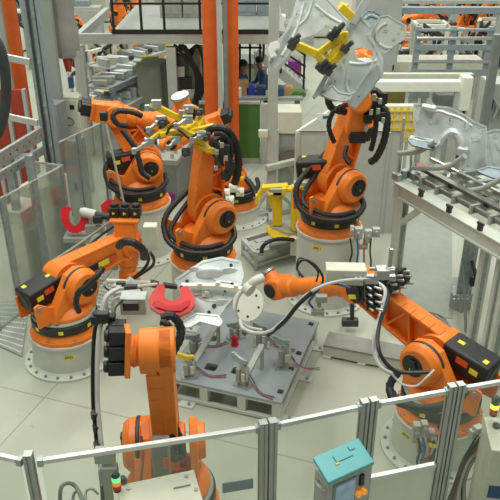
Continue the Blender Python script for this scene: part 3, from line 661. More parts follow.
# ---- yellow fixture stand
yp = P(300, 236, .30)
yl = thing('fixture_stand', 'yellow twin post fixture stand with a beak shaped arm on a machine frame', 'fixture', (yp.x, yp.y, 0), R(8))
def ybox(mb, a, b_, y, d): # front faces given by sight lines
    p, q = Q(*a, y), Q(*b_, y); mb.b2((min(p.x, q.x), y, min(p.z, q.z)), (max(p.x, q.x), y+d, max(p.z, q.z)))
yy = yp.y
mb = MB(); q0, q1 = Q(292, 188, yy), Q(307, 230, yy); mb.prism([(q0.x, q0.y-.0), (q0.x+.05, q0.y-.06), (q1.x-.03, q0.y-.06), (q1.x, q0.y), (q1.x, q0.y+.18), (q0.x, q0.y+.18)], q0.z-q1.z, Tr(0, 0, q1.z), c=False); mb.part('post', YEL, yl, bev=.006)
y2 = yy+.15
mb = MB(); q0, q1 = Q(273, 196, y2), Q(282, 226, y2); mb.b2((q0.x, y2, q1.z), (q1.x, y2+.16, q0.z)); q2 = Q(268, 203, y2); mb.prism([(q2.x, q0.z), (q1.x-.01, q0.z), (q1.x-.01, q0.z-.25), (q0.x, q0.z-.25), (q2.x, q0.z-.10)], .14, Tr(0, y2+.085, 0) @ YX); mb.part('post', YEL, yl, bev=.006)
mb = MB(); pa, pb, pc_, pd = Q(256, 196, y2), Q(262, 187, y2), Q(286, 186, y2), Q(300, 187, yy)
mb.bar(Q(259, 196, y2), Q(264, 188, y2), .10, .08); mb.bar(Q(262, 188, y2), Q(288, 186, y2), .14, .07); mb.bar(Q(284, 188, y2), Q(310, 190, yy), .16, .05); mb.box(Q(257, 199, y2), (.05, .1, .16)); mb.box(Q(284, 191, y2-.1), (.07, .1, .12)); mb.part('beak_arm', YEL, yl, bev=.008)
mb = MB(); mb.box(Q(276, 190, y2-.08), (.2, .1, .06)).part('clamp', GRY, yl, bev=.006); mb = MB(); mb.box(Q(300, 183, yy), (.2, .12, .05)); mb.box(Q(307, 186, yy), (.1, .1, .1)); mb.part('clamp', GRY, yl, bev=.006)
mb = MB(); b0 = P(285, 233, .34); 
pts = [P(266, 226, .34), P(268, 233, .34), P(276, 240, .34), P(288, 243, .34), P(296, 236, .34), P(292, 228, .34), P(280, 224, .34)]
mb.prism([(p.x, p.y) for p in pts], .05, Tr(0, 0, .32)); mb.part('yellow_base', YEL, yl, bev=.006)
mb = MB(); pts = [P(270, 228, .34), P(288, 236, .34), P(312, 233, .34), P(312, 226, .34), P(290, 222, .34)]; mb.prism([(p.x, p.y) for p in pts], .06, Tr(0, 0, .36)); mb.part('base_plate', LGY, yl, bev=.004)
# machine frame under it
mf = thing('machine_bed', 'grey aluminium machine bed under the yellow stand with a black drag hose', 'machine', (yp.x-.35, yp.y-.35, 0), RA)
mb = MB()
A_, B_, C2, D2 = P(243, 240, .28), P(256, 254, .28), P(312, 236, .28), P(290, 226, .28)
for a, b_ in ((A_, B_), (B_, C2), (A_, D2)): mb.bar(a, b_, .07, .07); mb.bar(a-V((0, 0, .2)), b_-V((0, 0, .2)), .05, .05)
for a in (A_, B_, C2, D2): mb.bar((a.x, a.y, 0), (a.x, a.y, .28), .06)
mb.bar(P(252, 248, .3), P(300, 238, .3), .18, .04); mb.bar(P(256, 242, .3), P(296, 232, .3), .12, .04)
mb.part('bed', LGY, mf, bev=.004)
mb = MB(); mb.bar(P(270, 247, .34), P(310, 240, .34), .09, .08); mb.part('linear_rail', MGY, mf)
mb = MB(); mb.tube([P(262, 254, .2), P(262, 248, .42), P(268, 242, .5), P(280, 239, .48), P(294, 240, .42)], .035, 10, corr=.03); mb.part('drag_hose', HOSE, mf)
mb = MB(); mb.cyl(P(296, 249, .2), P(308, 247, .2), .10, n=18); mb.part('motor', BGY, mf)
mb = MB(); q = Q(294, 246, yy-.35); mb.box(q, (.12, .1, .3)); mb.part('carriage', CRM, mf, bev=.004)

# ---- stationary welding gun behind R1
g2 = Q(77, 222, 9.0)
sg = thing('stationary_welding_gun', 'red C shaped welding gun on a grey stand behind the left robot', 'welding gun', (g2.x, g2.y, 0), 0, 'red welding guns')
C2_ = [(62, 208), (61, 216), (64, 226), (70, 232), (78, 233), (85, 230), (89, 223), (89, 212), (85, 210), (82, 212), (81, 219), (79, 224), (74, 226), (69, 221), (69, 213), (72, 208), (66, 206)]
plate('gun_yoke', C2_, [], g2, (.1, -.9, .35), .10, RED, sg, bev=.015)
mb = MB(); mb.cyl(Q(83, 212, 9.0), Q(96, 215, 8.95), .07, n=14); mb.cyl(Q(80, 211, 9.0), Q(84, 212, 9), .05, n=12); mb.part('white_cylinder', WHT, sg)
mb = MB(); mb.cyl(Q(96, 215, 8.95), Q(112, 217, 8.9), .05, n=14); mb.box(Q(98, 219, 8.9), (.12, .1, .1)); mb.part('dark_cylinder', DRK, sg)
mb = MB(); p = Q(78, 238, 9.0); mb.b2((p.x-.08, p.y-.08, 0), (p.x+.08, p.y+.08, p.z+.05)); mb.box((p.x, p.y, p.z+.02), (.36, .25, .08)); mb.b2((p.x-.2, p.y-.2, 0), (p.x+.2, p.y+.2, .03)); mb.box(Q(95, 228, 8.95), (.25, .12, .12)); mb.part('stand', GRY, sg, bev=.008)
g3 = Q(107, 212, 9.6)
s3 = thing('stationary_welding_gun', 'red welding gun mostly hidden behind the left robot motors', 'welding gun', (g3.x, g3.y, 0), 0, 'red welding guns')
plate('gun_yoke', [(101, 205), (108, 199), (115, 200), (117, 206), (111, 207), (107, 211), (109, 216), (103, 215)], [], g3, (.1, -.9, .35), .10, RED, s3, bev=.015)
mb = MB(); mb.b2((g3.x-.05, g3.y+.05, 0), (g3.x+.05, g3.y+.15, g3.z)); mb.part('stand', GRY, s3)
for lab, pts, r_, m_ in (('black cable running down left behind the left robot arm', [(114, 226, 8.6), (100, 236, 8.5), (80, 252, 8.3), (60, 264, 8.2), (46, 272, 8.0)], .018, BLK), ('pale cable running beside the black one behind the left robot arm', [(110, 222, 8.8), (90, 236, 8.7), (70, 250, 8.4), (52, 262, 8.2), (46, 276, 8.0)], .018, CBL),
    ('black cable curving on the floor behind the left robot', [(96, 240, 8.9), (100, 248, 8.7), (104, 256, 8.8)], .014, BLK)): wire('cable', lab, pts, r_, m_)
wire('cable', 'black cable lying on the floor between the left and middle robots', [(104, 286, 8.9), (112, 292, 8.75), (128, 290, 8.7), (140, 284, 8.8)], .012, BLK)

# ---- grippers, dress packs, body part on R3
def qb(mb, a, b_, w_, h_=None): return mb.bar(Q(*a), Q(*b_), w_, h_ or w_)
G2Y = 8.1
mb = MB()
for a, b_, w_ in (((151, 104, 8.0), (181, 119, 8.1), .085), ((181, 119, 8.1), (210, 152, 8.0), .085), ((160, 135, 7.9), (190, 128, 8.0), .07), ((160, 132, 8.2), (186, 116, 8.1), .06), ((186, 132, 8.0), (214, 126, 8.1), .07),
    ((172, 142, 7.9), (196, 122, 8.1), .07), ((196, 145, 8.0), (216, 152, 7.9), .07), ((178, 128, 7.95), (205, 142, 7.95), .10), ((150, 140, 7.9), (166, 128, 8.0), .05), ((201, 118, 8.2), (196, 130, 8.1), .10)): qb(mb, a, b_, w_, w_*.8)
mb.part('gripper_frame', YEL, r2, bev=.006)
for k, (a, b_) in enumerate((((134, 151, 7.85), (152, 140, 7.9)), ((148, 130, 8.0), (164, 118, 8.1)), ((147, 108, 8.0), (158, 103, 8.0)), ((176, 126, 7.85), (190, 118, 7.9)), ((192, 140, 7.85), (203, 134, 7.9)), ((168, 148, 7.85), (178, 138, 7.9)), ((181, 113, 8.05), (190, 108, 8.1)))):
    mb = MB(); pa, pb = Q(*a), Q(*b_); mb.cyl(pa, pa.lerp(pb, .5), .022, n=10); mb.cyl(pa.lerp(pb, .5), pb, .04, n=12); mb.box(pa.lerp(pb, .85), (.11, .07, .09)); mb.box(pa, (.05, .05, .07)); mb.part('clamp_cylinder', STL, r2, bev=.003)
for a, c in (((186, 152, 7.9), .05), ((199, 112, 8.15), .045), ((163, 122, 8.0), .05), ((206, 136, 7.9), .055)):
    mb = MB(); p = Q(*a); mb.box(p, (c*2, c*1.5, c*1.6)); mb.cyl(p+V((0, -c, 0)), p+V((0, -c*2, 0)), c*.6, n=12); mb.part('clamp', DRK, r2, bev=.006)
for pts, r_ in (([(166, 135, 7.9), (172, 126, 7.85), (180, 131, 7.85), (190, 138, 7.85), (200, 132, 7.9), (212, 134, 8.0)], .014), ([(207, 131, 8.0), (216, 128, 7.95), (226, 130, 7.95), (234, 140, 8.0), (238, 155, 8.0), (238, 172, 8.0), (234, 184, 8.0)], .05), ([(214, 134, 7.9), (222, 134, 7.9), (230, 143, 7.9), (231, 158, 7.9), (226, 172, 7.9)], .032), ([(222, 145, 7.8), (228, 156, 7.8), (232, 168, 7.8), (228, 180, 7.85)], .02), ([(216, 142, 7.85), (219, 156, 7.85), (223, 166, 7.85)], .02)):
    MB().tube([Q(*q) for q in pts], r_, 10, corr=.022 if r_ > .03 else 0).part('dress_pack_hose', HOSE, r2)
for a, s_ in (((224, 150, 7.9), (.14, .1, .16)), ((219, 160, 7.9), (.10, .1, .10)), ((230, 165, 7.9), (.12, .08, .12)), ((227, 138, 8.0), (.16, .12, .10)), ((225, 175, 7.95), (.10, .08, .10))):
    MB().box(Q(*a), s_).part('connector', DRK, r2, bev=.01)
for a in ((217, 152, 7.8), (226, 158, 7.78), (222, 145, 7.8), (216, 168, 7.85)): MB().box(Q(*a), (.045, .04, .06)).part('plug', STL, r2, bev=.004)
# R7 white clamps
for a in ((218, 190, 11.1), (226, 193, 11.0), (233, 188, 11.1), (222, 199, 11.0), (230, 200, 10.9), (240, 192, 11.1), (214, 182, 11.2)):
    mb = MB(); p = Q(*a); mb.box(p, (.14, .1, .13)); mb.cyl(p, p+V((.03, -.12, .06)), .035, n=10); mb.part('white_clamp', BWH, r7, bev=.008)
MB().tube([Q(232, 176, 11.5), Q(244, 178, 11.4), Q(252, 186, 11.3), Q(256, 196, 11.2)], .055, 10, corr=.03).part('hose', HOSE, r7)
mb = MB(); mb.bar(Q(232, 180, 11), Q(244, 178, 11), .05); mb.bar(Q(212, 180, 11), Q(214, 200, 11), .05); mb.part('yellow_bracket', YEL, r7)
# R3 dress pack
Y3 = 8.55
for pts, r_ in (([(352, 96, 8.9), (344, 84, 8.9), (334, 84, 8.9), (328, 96, 8.9), (332, 108, 8.9), (346, 112, 8.95)], .05), ([(350, 104, 8.9), (338, 108, 8.8), (331, 116, 8.8), (329, 128, 8.8), (334, 142, 8.85)], .035), ([(378, 104, 8.4), (386, 112, 8.35), (387, 126, 8.3), (383, 144, 8.3), (376, 158, 8.35), (370, 162, 8.4)], .048), ([(372, 108, 8.4), (376, 122, 8.35), (374, 138, 8.35), (371, 150, 8.4)], .036), ([(358, 92, 8.7), (368, 88, 8.6), (378, 92, 8.5), (384, 102, 8.45)], .04), ([(350, 164, 8.5), (345, 156, 8.6), (347, 146, 8.7)], .032)):
    MB().tube([Q(*q) for q in pts], r_, 10, corr=.022).part('dress_pack_hose', HOSE, r3)
for a, s_ in (((376, 106, 8.4), (.18, .12, .16)), ((380, 116, 8.35), (.14, .1, .12)), ((370, 94, 8.5), (.14, .12, .14)), ((368, 118, 8.4), (.10, .1, .12)), ((357, 136, 8.5), (.20, .18, .14)), ((384, 98, 8.4), (.08, .08, .14))):
    MB().box(Q(*a), s_).part('connector', BLK, r3, bev=.012)
for a in ((374, 97, 8.3), (380, 101, 8.3), (378, 111, 8.25), (371, 112, 8.3), (383, 120, 8.3), (366, 128, 8.35)): MB().box(Q(*a), (.045, .04, .07)).part('plug', STL, r3, bev=.004)
mb = MB(); mb.box(Q(358, 117, 8.55), (.26, .2, .44), rot=Ry(.12)); mb.cyl(Q(360, 101, 8.6), Q(360, 101, 8.3), .15, n=20); mb.part('forearm_housing', ORA, r3, bev=.03)
mb = MB(); mb.cyl(Q(346, 64, 8.4), Q(372, 58, 8.2), .13, n=20); mb.cyl(Q(366, 66, 8.2), Q(372, 56, 8.2), .15, n=20); mb.part('wrist_housing', ORA, r3, bev=.02)
# valves on R3's pedestal
for a, s_ in (((358, 233, 8.25), (.10, .08, .16)), ((368, 236, 8.25), (.09, .08, .18)), ((352, 230, 8.2), (.05, .06, .12)), ((376, 232, 8.3), (.10, .08, .12)), ((363, 246, 8.25), (.12, .06, .08))):
    p = Q(*a); mb = MB(); mb.box(p, s_); mb.cyl(p+V((0, -.02, .02)), p+V((0, -.07, .02)), .02, n=8); mb.part('valve', LGY, r3, bev=.006)
for k in range(4): MB().tube([Q(350+k*7, 238, 8.22), Q(352+k*6, 252, 8.18), Q(350+k*7, 262, 8.2), Q(352+k*6, 275, 8.2)], .012, 6).part('valve_hose', [BLK, CBB, CRD, BLK][k], r3)
mb = MB(); mb.bar(Q(352, 318, 8.0), Q(352, 300, 8.0), .14, .05); mb.box(Q(350, 322, 7.95), (.22, .1, .1)); mb.part('pedestal_valve', DRK, r3, bev=.01)
# R3 yellow gripper frame
YB = 7.5
mb = MB()
def qpx(X, Y): return (265+X/3.571, Y/3.571)
for a, b_, w_ in (((100, 155), (185, 192), .10), ((185, 192), (215, 245), .09), ((215, 245), (280, 180), .09), ((280, 185), (286, 112), .08), ((188, 192), (286, 120), .08), ((210, 240), (275, 150), .07), ((215, 190), (238, 215), .06), ((240, 165), (262, 190), .06)):
    qb(mb, (*qpx(*a), YB), (*qpx(*b_), YB), w_, w_*.8)
qb(mb, (*qpx(268, 20), YB), (*qpx(310, 60), YB), .16, .08); qb(mb, (*qpx(285, 50), YB), (*qpx(285, 15), YB), .1, .06)
mb.part('gripper_frame', YEL, r3, bev=.006)
for a in ((98, 150), (205, 250), (195, 240), (255, 110), (235, 130), (95, 165), (225, 255), (285, 175), (250, 118)):
    p = Q(*qpx(*a), YB-.08); mb = MB(); mb.box(p, (.08, .07, .07), rot=Ry(.6)); mb.cyl(p, p+V((.07, -.04, .08)), .025, n=10); mb.part('clamp', DRK, r3, bev=.005)
# silver body part
bp0 = Q(352, 60, 7.7)
bp = thing('car_body_part', 'large silver car floor and wheel arch pressing held up by the tall robot', 'sheet metal part', bp0, 0)
def pl(name, X, holes, n, dy, t=.012, m=SHL, rim=.035, rd=.03, ribs=()):
    return plate(name, [qpx(*q) for q in X], [[qpx(*q) for q in h_] for h_ in holes], bp0+V((0, dy, 0)), n, t, m, bp, rim=rim, rimd=rd, ribs=[[qpx(*q) for q in r_] for r_ in ribs])
pl('floor_sheet', [(118, 0), (160, -20), (225, -5), (300, 78), (297, 108), (270, 95), (240, 100), (215, 88), (170, 120), (130, 133), (110, 150), (95, 178), (75, 215), (45, 248), (18, 222), (28, 168), (72, 122), (100, 60)], [el(112, 52, 6, 6), el(160, 30, 5, 5), el(80, 150, 5, 6), el(205, 50, 6, 5)], (.15, -.92, .32), 0, ribs=[[(140, 10), (110, 110), (60, 200)], [(180, 20), (230, 60), (285, 90)], [(120, 90), (150, 60), (170, 0)]])
pl('rail_left', [(92, 92), (60, 142), (30, 185), (15, 222), (22, 228), (42, 192), (75, 150), (105, 100)], [], (.2, -.93, .3), -.12, .05, SHT, 0)
pl('end_bracket', [(22, 155), (45, 148), (50, 170), (30, 182), (38, 200), (20, 205), (12, 185)], [], (.2, -.93, .3), -.20, .04, BWH, .02)
pl('opening_rail', [(292, 112), (283, 150), (258, 208), (232, 262), (195, 335), (176, 355), (170, 345), (212, 270), (240, 215), (262, 155), (275, 110)], [], (.1, -.93, .3), -.04, .05, SHT, 0)
pl('wheel_arch_sheet', [(300, 80), (345, 62), (380, 100), (372, 130), (398, 168), (418, 215), (412, 262), (375, 322), (318, 385), (300, 368), (330, 325), (290, 345), (250, 358), (188, 335), (225, 300), (240, 262), (262, 205), (290, 150)], [[(318, 172), (345, 165), (385, 178), (392, 205), (370, 228), (325, 215)], el(250, 290, 7, 10), el(270, 240, 6, 8), el(283, 215, 4, 5), el(300, 290, 8, 6)], (-.2, -.93, .26), .0, ribs=[[(300, 225), (350, 228), (400, 215)], [(300, 235), (290, 300), (300, 330)], [(395, 170), (380, 240), (330, 320)]])
mb = MB(); p = Q(*qpx(348, 258), 7.75); mb.sph(p, .21, 20, sc=(1.1, .35, .75)); mb.mi(1).cyl(p+V((0, -.07, 0)), p+V((0, -.085, 0)), .02, n=10); mb.part('wheel_arch_dome', [SHL, RED], bp)
pl('side_plate', [(412, 60), (440, 55), (470, 75), (503, 92), (500, 138), (465, 160), (428, 192), (395, 172), (362, 160), (372, 130)], [el(430, 110, 8, 5), el(488, 100, 4, 4), el(478, 118, 3, 3), el(460, 140, 4, 4)], (-.35, -.88, .3), .1, .012, LGY, .015, ribs=[[(402, 150), (398, 120), (415, 95), (435, 85)], [(408, 155), (430, 170), (455, 172)]])
pl('lower_leg', [(300, 368), (330, 320), (372, 262), (400, 235), (410, 262), (375, 320), (322, 385)], [el(335, 345, 5, 5), el(352, 318, 4, 4)], (0, -.93, .3), -.08, .02, SHT, .02)
pl('lower_skirt', [(186, 330), (215, 322), (240, 305), (262, 330), (300, 338), (340, 320), (322, 350), (280, 360), (235, 352)], [], (.1, -.85, .5), .08, .012, SHT, .02)
pl('top_rail', [(352, -5), (378, -5), (322, 90), (300, 80)], [], (.2, -.93, .3), -.10, .05, SHT, 0)
pl('dark_panel', [(328, 78), (362, 42), (385, 42), (420, 62), (404, 92), (372, 102), (345, 98)], [], (.3, -.5, .8), .05, .015, SHD, .02, ribs=[[(345, 85), (370, 60), (410, 70)]])

hose(r6, [tuple(rel(r6) @ Q(*q)) for q in ((128, 126, 9.9), (118, 124, 9.85), (113, 117, 9.85), (118, 111, 9.9), (132, 112, 9.95), (142, 116, 10.0))], .045)
hose(r6, [tuple(rel(r6) @ Q(*q)) for q in ((122, 130, 9.75), (134, 146, 9.7), (139, 160, 9.65), (142, 172, 9.6), (150, 178, 9.6))], .045)
t = thing('slim_pole', 'thin pale rod standing beside the back left robot', 'rod', (Q(124, 205, 9.3).x, 9.3, 0), 0); a_, b_ = Q(104, 116, 9.3), Q(125, 208, 9.3)
MB().cyl((b_.x, 9.3, 0), b_, .018, n=8).part('foot', LGY, t); MB().cyl(b_, a_, .016, n=8).part('rod', LGY, t); MB().box(a_, (.10, .1, .12)).part('black_head', BLK, t, bev=.01)
# ================================================================== FENCES AND FOREGROUND
ZF = 2.0
fa = [P(-60, 440, ZF), P(29, 461, ZF), P(268, 425, ZF), P(369, 403.5, ZF), P(456, 388, ZF), P(560, 370, ZF)]
names = ['leftmost', 'left', 'middle', 'right']
def extr(mb, p, w_=.055, z1=ZF, rz=0):
    X = Tr(p.x, p.y, 0) @ Rz(rz)
    for a, b_ in ((-1, -1), (-1, 1), (1, -1), (1, 1)): mb.b2((a*w_*.5-(0 if a < 0 else w_*.36), b_*w_*.5-(0 if b_ < 0 else w_*.36), .02), (a*w_*.5+(w_*.36 if a < 0 else 0), b_*w_*.5+(w_*.36 if b_ < 0 else 0), z1), X)
    mb.b2((-w_*.32, -w_*.32, .02), (w_*.32, w_*.32, z1-.01), X); mb.b2((-w_*.5, -w_*.5, z1), (w_*.5, w_*.5, z1+.008), X); mb.b2((-.09, -.09, 0), (.09, .09, .02), X)
def ang(a, b_): return math.atan2(b_.y-a.y, b_.x-a.x)
for i, (lab, pp) in enumerate((('grey aluminium fence post at the lower left corner', [(1, 0)]), ('double grey aluminium fence post below the platform corner', [(2, -1), (2, 1)]), ('double grey aluminium fence post beside the teal panel', [(3, -1), (3, 1)]), ('tall grey aluminium fence post in front of the right robot', [(4, -1), (4, 1)]))):
    p = fa[pp[0][0]]; t = thing('fence_post', lab, 'post', (p.x, p.y, 0), 0, 'aluminium posts of the front fence'); a = ang(fa[i], fa[i+2])
    for _, sgn in pp:
        o_ = p+V((math.cos(a), math.sin(a), 0))*.036*sgn; mb = MB(); extr(mb, o_, .06, ZF+(.06 if i == 0 else .03), a); mb.part('profile', ALU, t, bev=.002)
FL = ['clear front fence panel at the left edge of the picture', 'clear front fence panel with a small grey plate, right of the corner post', 'clear front fence panel between the two double posts', 'front fence panel before the right robot with a white lower board', 'clear fence panel at the right edge over the white control box']
for i in range(5):
    a, b_ = V(fa[i]), V(fa[i+1]); d = (b_-a).normalized(); a = a+d*.07; b_ = b_-d*.07; a.z = b_.z = 0; mid = (a+b_)/2; rz = ang(a, b_); L = (b_-a).length/2
    t = thing('glazed_fence', FL[i], 'fence', mid, rz, 'panels of the front fence')
    MB().b2((-L, -.018, ZF-.035), (L, .018, ZF)).part('top_rail', ALB, t, world=False, bev=.004)
    MB().b2((-L, -.018, .12), (L, .018, .16)).part('bottom_rail', ALU, t, world=False)
    z0 = .16
    if i == 3:
        MB().b2((-L, -.02, 1.22), (L, .02, 1.26)).part('middle_rail', ALB, t, world=False, bev=.003)
        MB().b2((-L, -.006, .16), (L, .006, 1.22)).part('white_board', BWH, t, world=False); z0 = 1.26
    MB().b2((-L, -.003, z0), (L, .003, ZF-.035)).part('pane', PLC, t, world=False)
    for x in (-L, L):
        MB().b2((x-.02, -.025, ZF-.045), (x+.02, .025, ZF+.01)).part('clip', GAL, t, world=False)
    if i == 1:
        q = Q(238, 486, 3.78); q = WM[t.name].inverted() @ q; MB().box((q.x, -.012, q.z), (.23, .008, .10)).part('plate', BGY, t, world=False, bev=.004)
    WM[t.name]
# teal operator panel
op = P(344, 460, 1.75); opz = math.atan2(-(460-432), 60)
A1, A2_, A3_, A4 = P(310, 466, 1.78), P(355, 442, 1.84), P(378, 458, 1.80), P(330, 486, 1.74)
ox = (A3_-A4).normalized(); cx_ = (A1+A2_+A3_+A4)/4
th_ = thing('operator_panel', 'grey operator panel with a teal hood, screen and orange knob', 'control panel', (cx_.x, cx_.y, 0), math.atan2(ox.y, ox.x))
wl = ((A3_-A4).length+(A2_-A1).length)/2/2; dl = ((A1-A4).length+(A2_-A3_).length)/2/2
mb = MB(); mb.add([(-wl, -dl, 1.76), (wl, -dl, 1.76), (wl, dl, 1.83), (-wl, dl, 1.83), (-wl, -dl, 1.785), (wl, -dl, 1.785), (wl, dl, 1.855), (-wl, dl, 1.855)], [(3, 2, 1, 0), (4, 5, 6, 7), (0, 1, 5, 4), (1, 2, 6, 5), (2, 3, 7, 6), (3, 0, 4, 7)])
hd = mb.part('teal_hood', TEA, th_, world=False, bev=.006)
mb = MB(); k_ = (.07/(2*dl)); Xh = Tr(0, 0, 1.822) @ Rx(math.atan2(.07, 2*dl))
mb.box((.01, .0, 0), (.14, .004, .006), Xh); mb.box((-.06, .02, 0), (.004, .06, .006), Xh); mb.box((.10, .04, 0), (.05, .004, .006), Xh); mb.box((.08, .055, 0), (.004, .03, .006), Xh); mb.part('groove', mat('groove_teal', (.03, .16, .19), .6), hd, world=False)
MB().box((-.06, -.01, .002), (.03, .012, .006), Xh).part('latch', YEL, hd, world=False)
mb = MB(); mb.b2((-wl+.01, -dl+.02, 1.32), (wl-.01, dl-.02, 1.765)); mb.part('case', LGY, th_, world=False, bev=.008)
MB().b2((-wl+.06, -dl+.008, 1.46), (wl-.14, -dl+.022, 1.71)).part('screen_frame', BGY, th_, world=False, bev=.004)
MB().b2((-wl+.075, -dl+.003, 1.48), (wl-.155, -dl+.01, 1.695)).part('screen', SCR, th_, world=False)
MB().b2((wl-.11, -dl+.0, 1.60), (wl-.075, -dl+.025, 1.70)).part('black_switch', BLK, th_, world=False, bev=.004)
for k, m_ in enumerate((LYE, LYE)): MB().cyl((wl-.12+.05*k, -dl+.02, 1.535), (wl-.12+.05*k, -dl-.015, 1.535), .022, n=14).part('orange_knob', m_, th_, world=False)
mb = MB(); mb.tube([(-wl-.0, -dl+.03, 1.70), (-wl-.03, -dl+.04, 1.72), (-wl-.03, -dl+.10, 1.72), (-wl, -dl+.11, 1.70)], .012, 8); mb.part('handle', STL, th_, world=False)
mb = MB(); mb.b2((-.05, -.05, .02), (.05, .05, 1.32)); mb.b2((-.2, -.2, 0), (.2, .2, .02)); mb.part('column', GRY, th_, world=False)
# cream control cabinet and stack light, lower left
ca, cb_, cc = P(118, 490, 1.70), P(176, 472, 1.70), P(190, 480, 1.70)
cab = thing('control_cabinet', 'cream control cabinet top at the bottom edge below the front robot', 'cabinet', (P(160, 495, 1.65).x, P(160, 495, 1.65).y, 0), R(16))
MB().b2((-.27, -.22, 0), (.27, .17, 1.62)).part('body', CRM, cab, world=False, bev=.012)
mb = MB(); mb.b2((-.275, -.225, 1.62), (.275, .175, 1.645)); mb.part('lid', CRM, cab, world=False, bev=.006)
for x, y in ((.21, .12), (.25, -.02), (-.2, .12)): MB().cyl((x, y, 1.645), (x, y, 1.655), .014, n=10).part('screw', STL, cab, world=False)
MB().b2((.10, .03, 1.645), (.22, .032, 1.66)).part('seam', GRY, cab, world=False)
def stack(name, lab, p, cols, r, h_, base):
    t = thing(name, lab, 'warning light', p, 0, 'stack lights'); z = 0
    MB().cyl((0, 0, 0), (0, 0, base), r*.9, n=16).part('foot', BLK, t, world=False); z = base
    for c_ in cols: MB().cyl((0, 0, z), (0, 0, z+h_), r, n=20).part('lens', c_, t, world=False); z += h_
    MB().lathe([(r, z), (r, z+.01), (r*.6, z+.025), (.001, z+.028)], 20).part('cap', DRK, t, world=False); return t
sp = P(117, 492, 1.645)
stack('stack_light', 'small stack light with red, amber and glowing green lenses on the cream cabinet', sp+V((0, .015, 0)), (LRE, LYE, LGR), .030, .038, .02)
mb = MB(); q = P(123, 482, 1.645); mb.cyl(q, q+V((0, 0, .03)), .03, .028, 16); mb.cyl(q+V((0, 0, .03)), q+V((0, 0, .045)), .022, n=14); tag(mb.part('black_knob', BLK), 'round black knob on top of the cream cabinet beside the small stack light', 'knob')
# white control box with stack light at the right edge
rb = P(497, 430, 1.45)
box2 = thing('control_box', 'white control box with black knobs at the right edge below the stack light', 'control box', (rb.x+.12, rb.y, 0), R(-8))
MB().b2((-.20, -.26, .0), (.22, .14, 1.45)).part('body', CRM, box2, world=False, bev=.008)
MB().cyl((-.12, .02, 1.45), (-.12, .02, 1.475), .03, n=16).part('black_knob', BLK, box2, world=False)
MB().cyl((-.10, -.20, 1.45), (-.10, -.20, 1.462), .02, n=12).part('button', WHT, box2, world=False)
MB().cyl((-.02, -.12, 1.45), (-.02, -.12, 1.462), .02, n=12).part('button', WHT, box2, world=False)
MB().b2((-.16, -.265, .95), (.0, -.258, 1.08)).part('blue_label', BLU, box2, world=False)
stack('stack_light', 'stack light with red, glowing yellow and dark green lenses at the right edge', Q(493, 415, rb.y+.10)+V((0, 0, .0)), (LRE, LYY, mat('lamp_dark_green', (.02, .12, .05), .3, noise=0)), .034, .045, .03)
# plugs & hoses between fence and box
gp = thing('plug_rack', 'row of grey plugs with black hoses right of the tall fence post', 'connectors', (Q(468, 440, 4.7).x, Q(468, 440, 4.7).y, 0), 0)
for a, b_ in ((478, 429), (488, 436), (496, 443)):
    mb = MB(); p = Q(a+0, b_, 4.6); mb.box(p, (.075, .06, .06), rot=Rz(.5)); mb.box(p+V((-.04, -.0, -.05)), (.05, .05, .08), rot=Rz(.5)); mb.part('plug', LGY, gp, bev=.004)
for k, m_ in enumerate((BLK, BLK, CRD, CBG, BLK, CBL)):
    mb = MB(); mb.tube([Q(478+k*4, 434+k*2, 4.6), Q(470+k*3, 448+k, 4.6), Q(462+k*2, 462, 4.6), Q(454+k*2, 485, 4.6), Q(446+k*4, 505, 4.55)], .010+.006*(k % 2), 6); mb.part('hose', m_, gp)
mb = MB(); mb.bar(Q(484, 441, 4.62), Q(470, 500, 4.62), .035, .035); p = Q(478, 465, 4.62); mb.bar(p, (p.x, p.y, 0), .04); mb.part('rack_bar', BLK, gp)
# cable loops lower left
for lab, pts, r_, m_ in (('grey cable loop in the lower left beside the conduit', [(60, 505, 3.9), (61, 488, 3.95), (68, 483, 4.0), (76, 487, 4.0), (82, 500, 3.9), (84, 512, 3.8)], .016, MGY), ('pale cable loop right of the grey one in the lower left', [(72, 510, 3.9), (74, 494, 4.0), (80, 492, 4.0), (84, 504, 3.9)], .012, CBL), ('thin grey cable arc beside the conduit foot', [(86, 505, 3.9), (86, 492, 4.0), (92, 489, 4.0), (98, 494, 4.0)], .010, GRY)):
    wire('cable', lab, pts, r_, m_, 'cable loops at the lower left')
# R5's counterbalance, coloured grey for the pane's haze, with valve pieces beside it
jc = thing('greyed_counterbalance', 'counterbalance greyed for the haze of the pane, with an orange label at the foot of the front robot', 'junction box', (Q(160, 470, 4.0).x, Q(160, 470, 4.0).y, 0), 0)
mb = MB(); p, q = Q(151, 446, 3.98), Q(172, 505, 3.98); mb.b2((p.x, 3.98, 0), (q.x, 4.1, p.z)); mb.part('case', MGY, jc, bev=.01)
MB().box(Q(166, 463, 3.975), (.055, .006, .11)).part('orange_label', OST, jc)
mb = MB(); p = Q(104, 455, 4.1); mb.box(p, (.14, .08, .12)); mb.part('valve', LGY, jc, bev=.006); MB().cyl(Q(112, 450, 4.1), Q(112, 462, 4.1), .03, n=10).part('valve', LGY, jc); mb = MB(); mb.box(Q(106, 475, 4.1), (.10, .08, .16)); mb.box(Q(110, 470, 4.08), (.12, .08, .1)); q = Q(107, 480, 4.1); mb.part('valve', LGY, jc, bev=.006); mb = MB(); mb.b2((q.x-.03, q.y-.03, 0), (q.x+.03, q.y+.03, q.z)); mb.part('valve', LGY, jc, bev=.006)

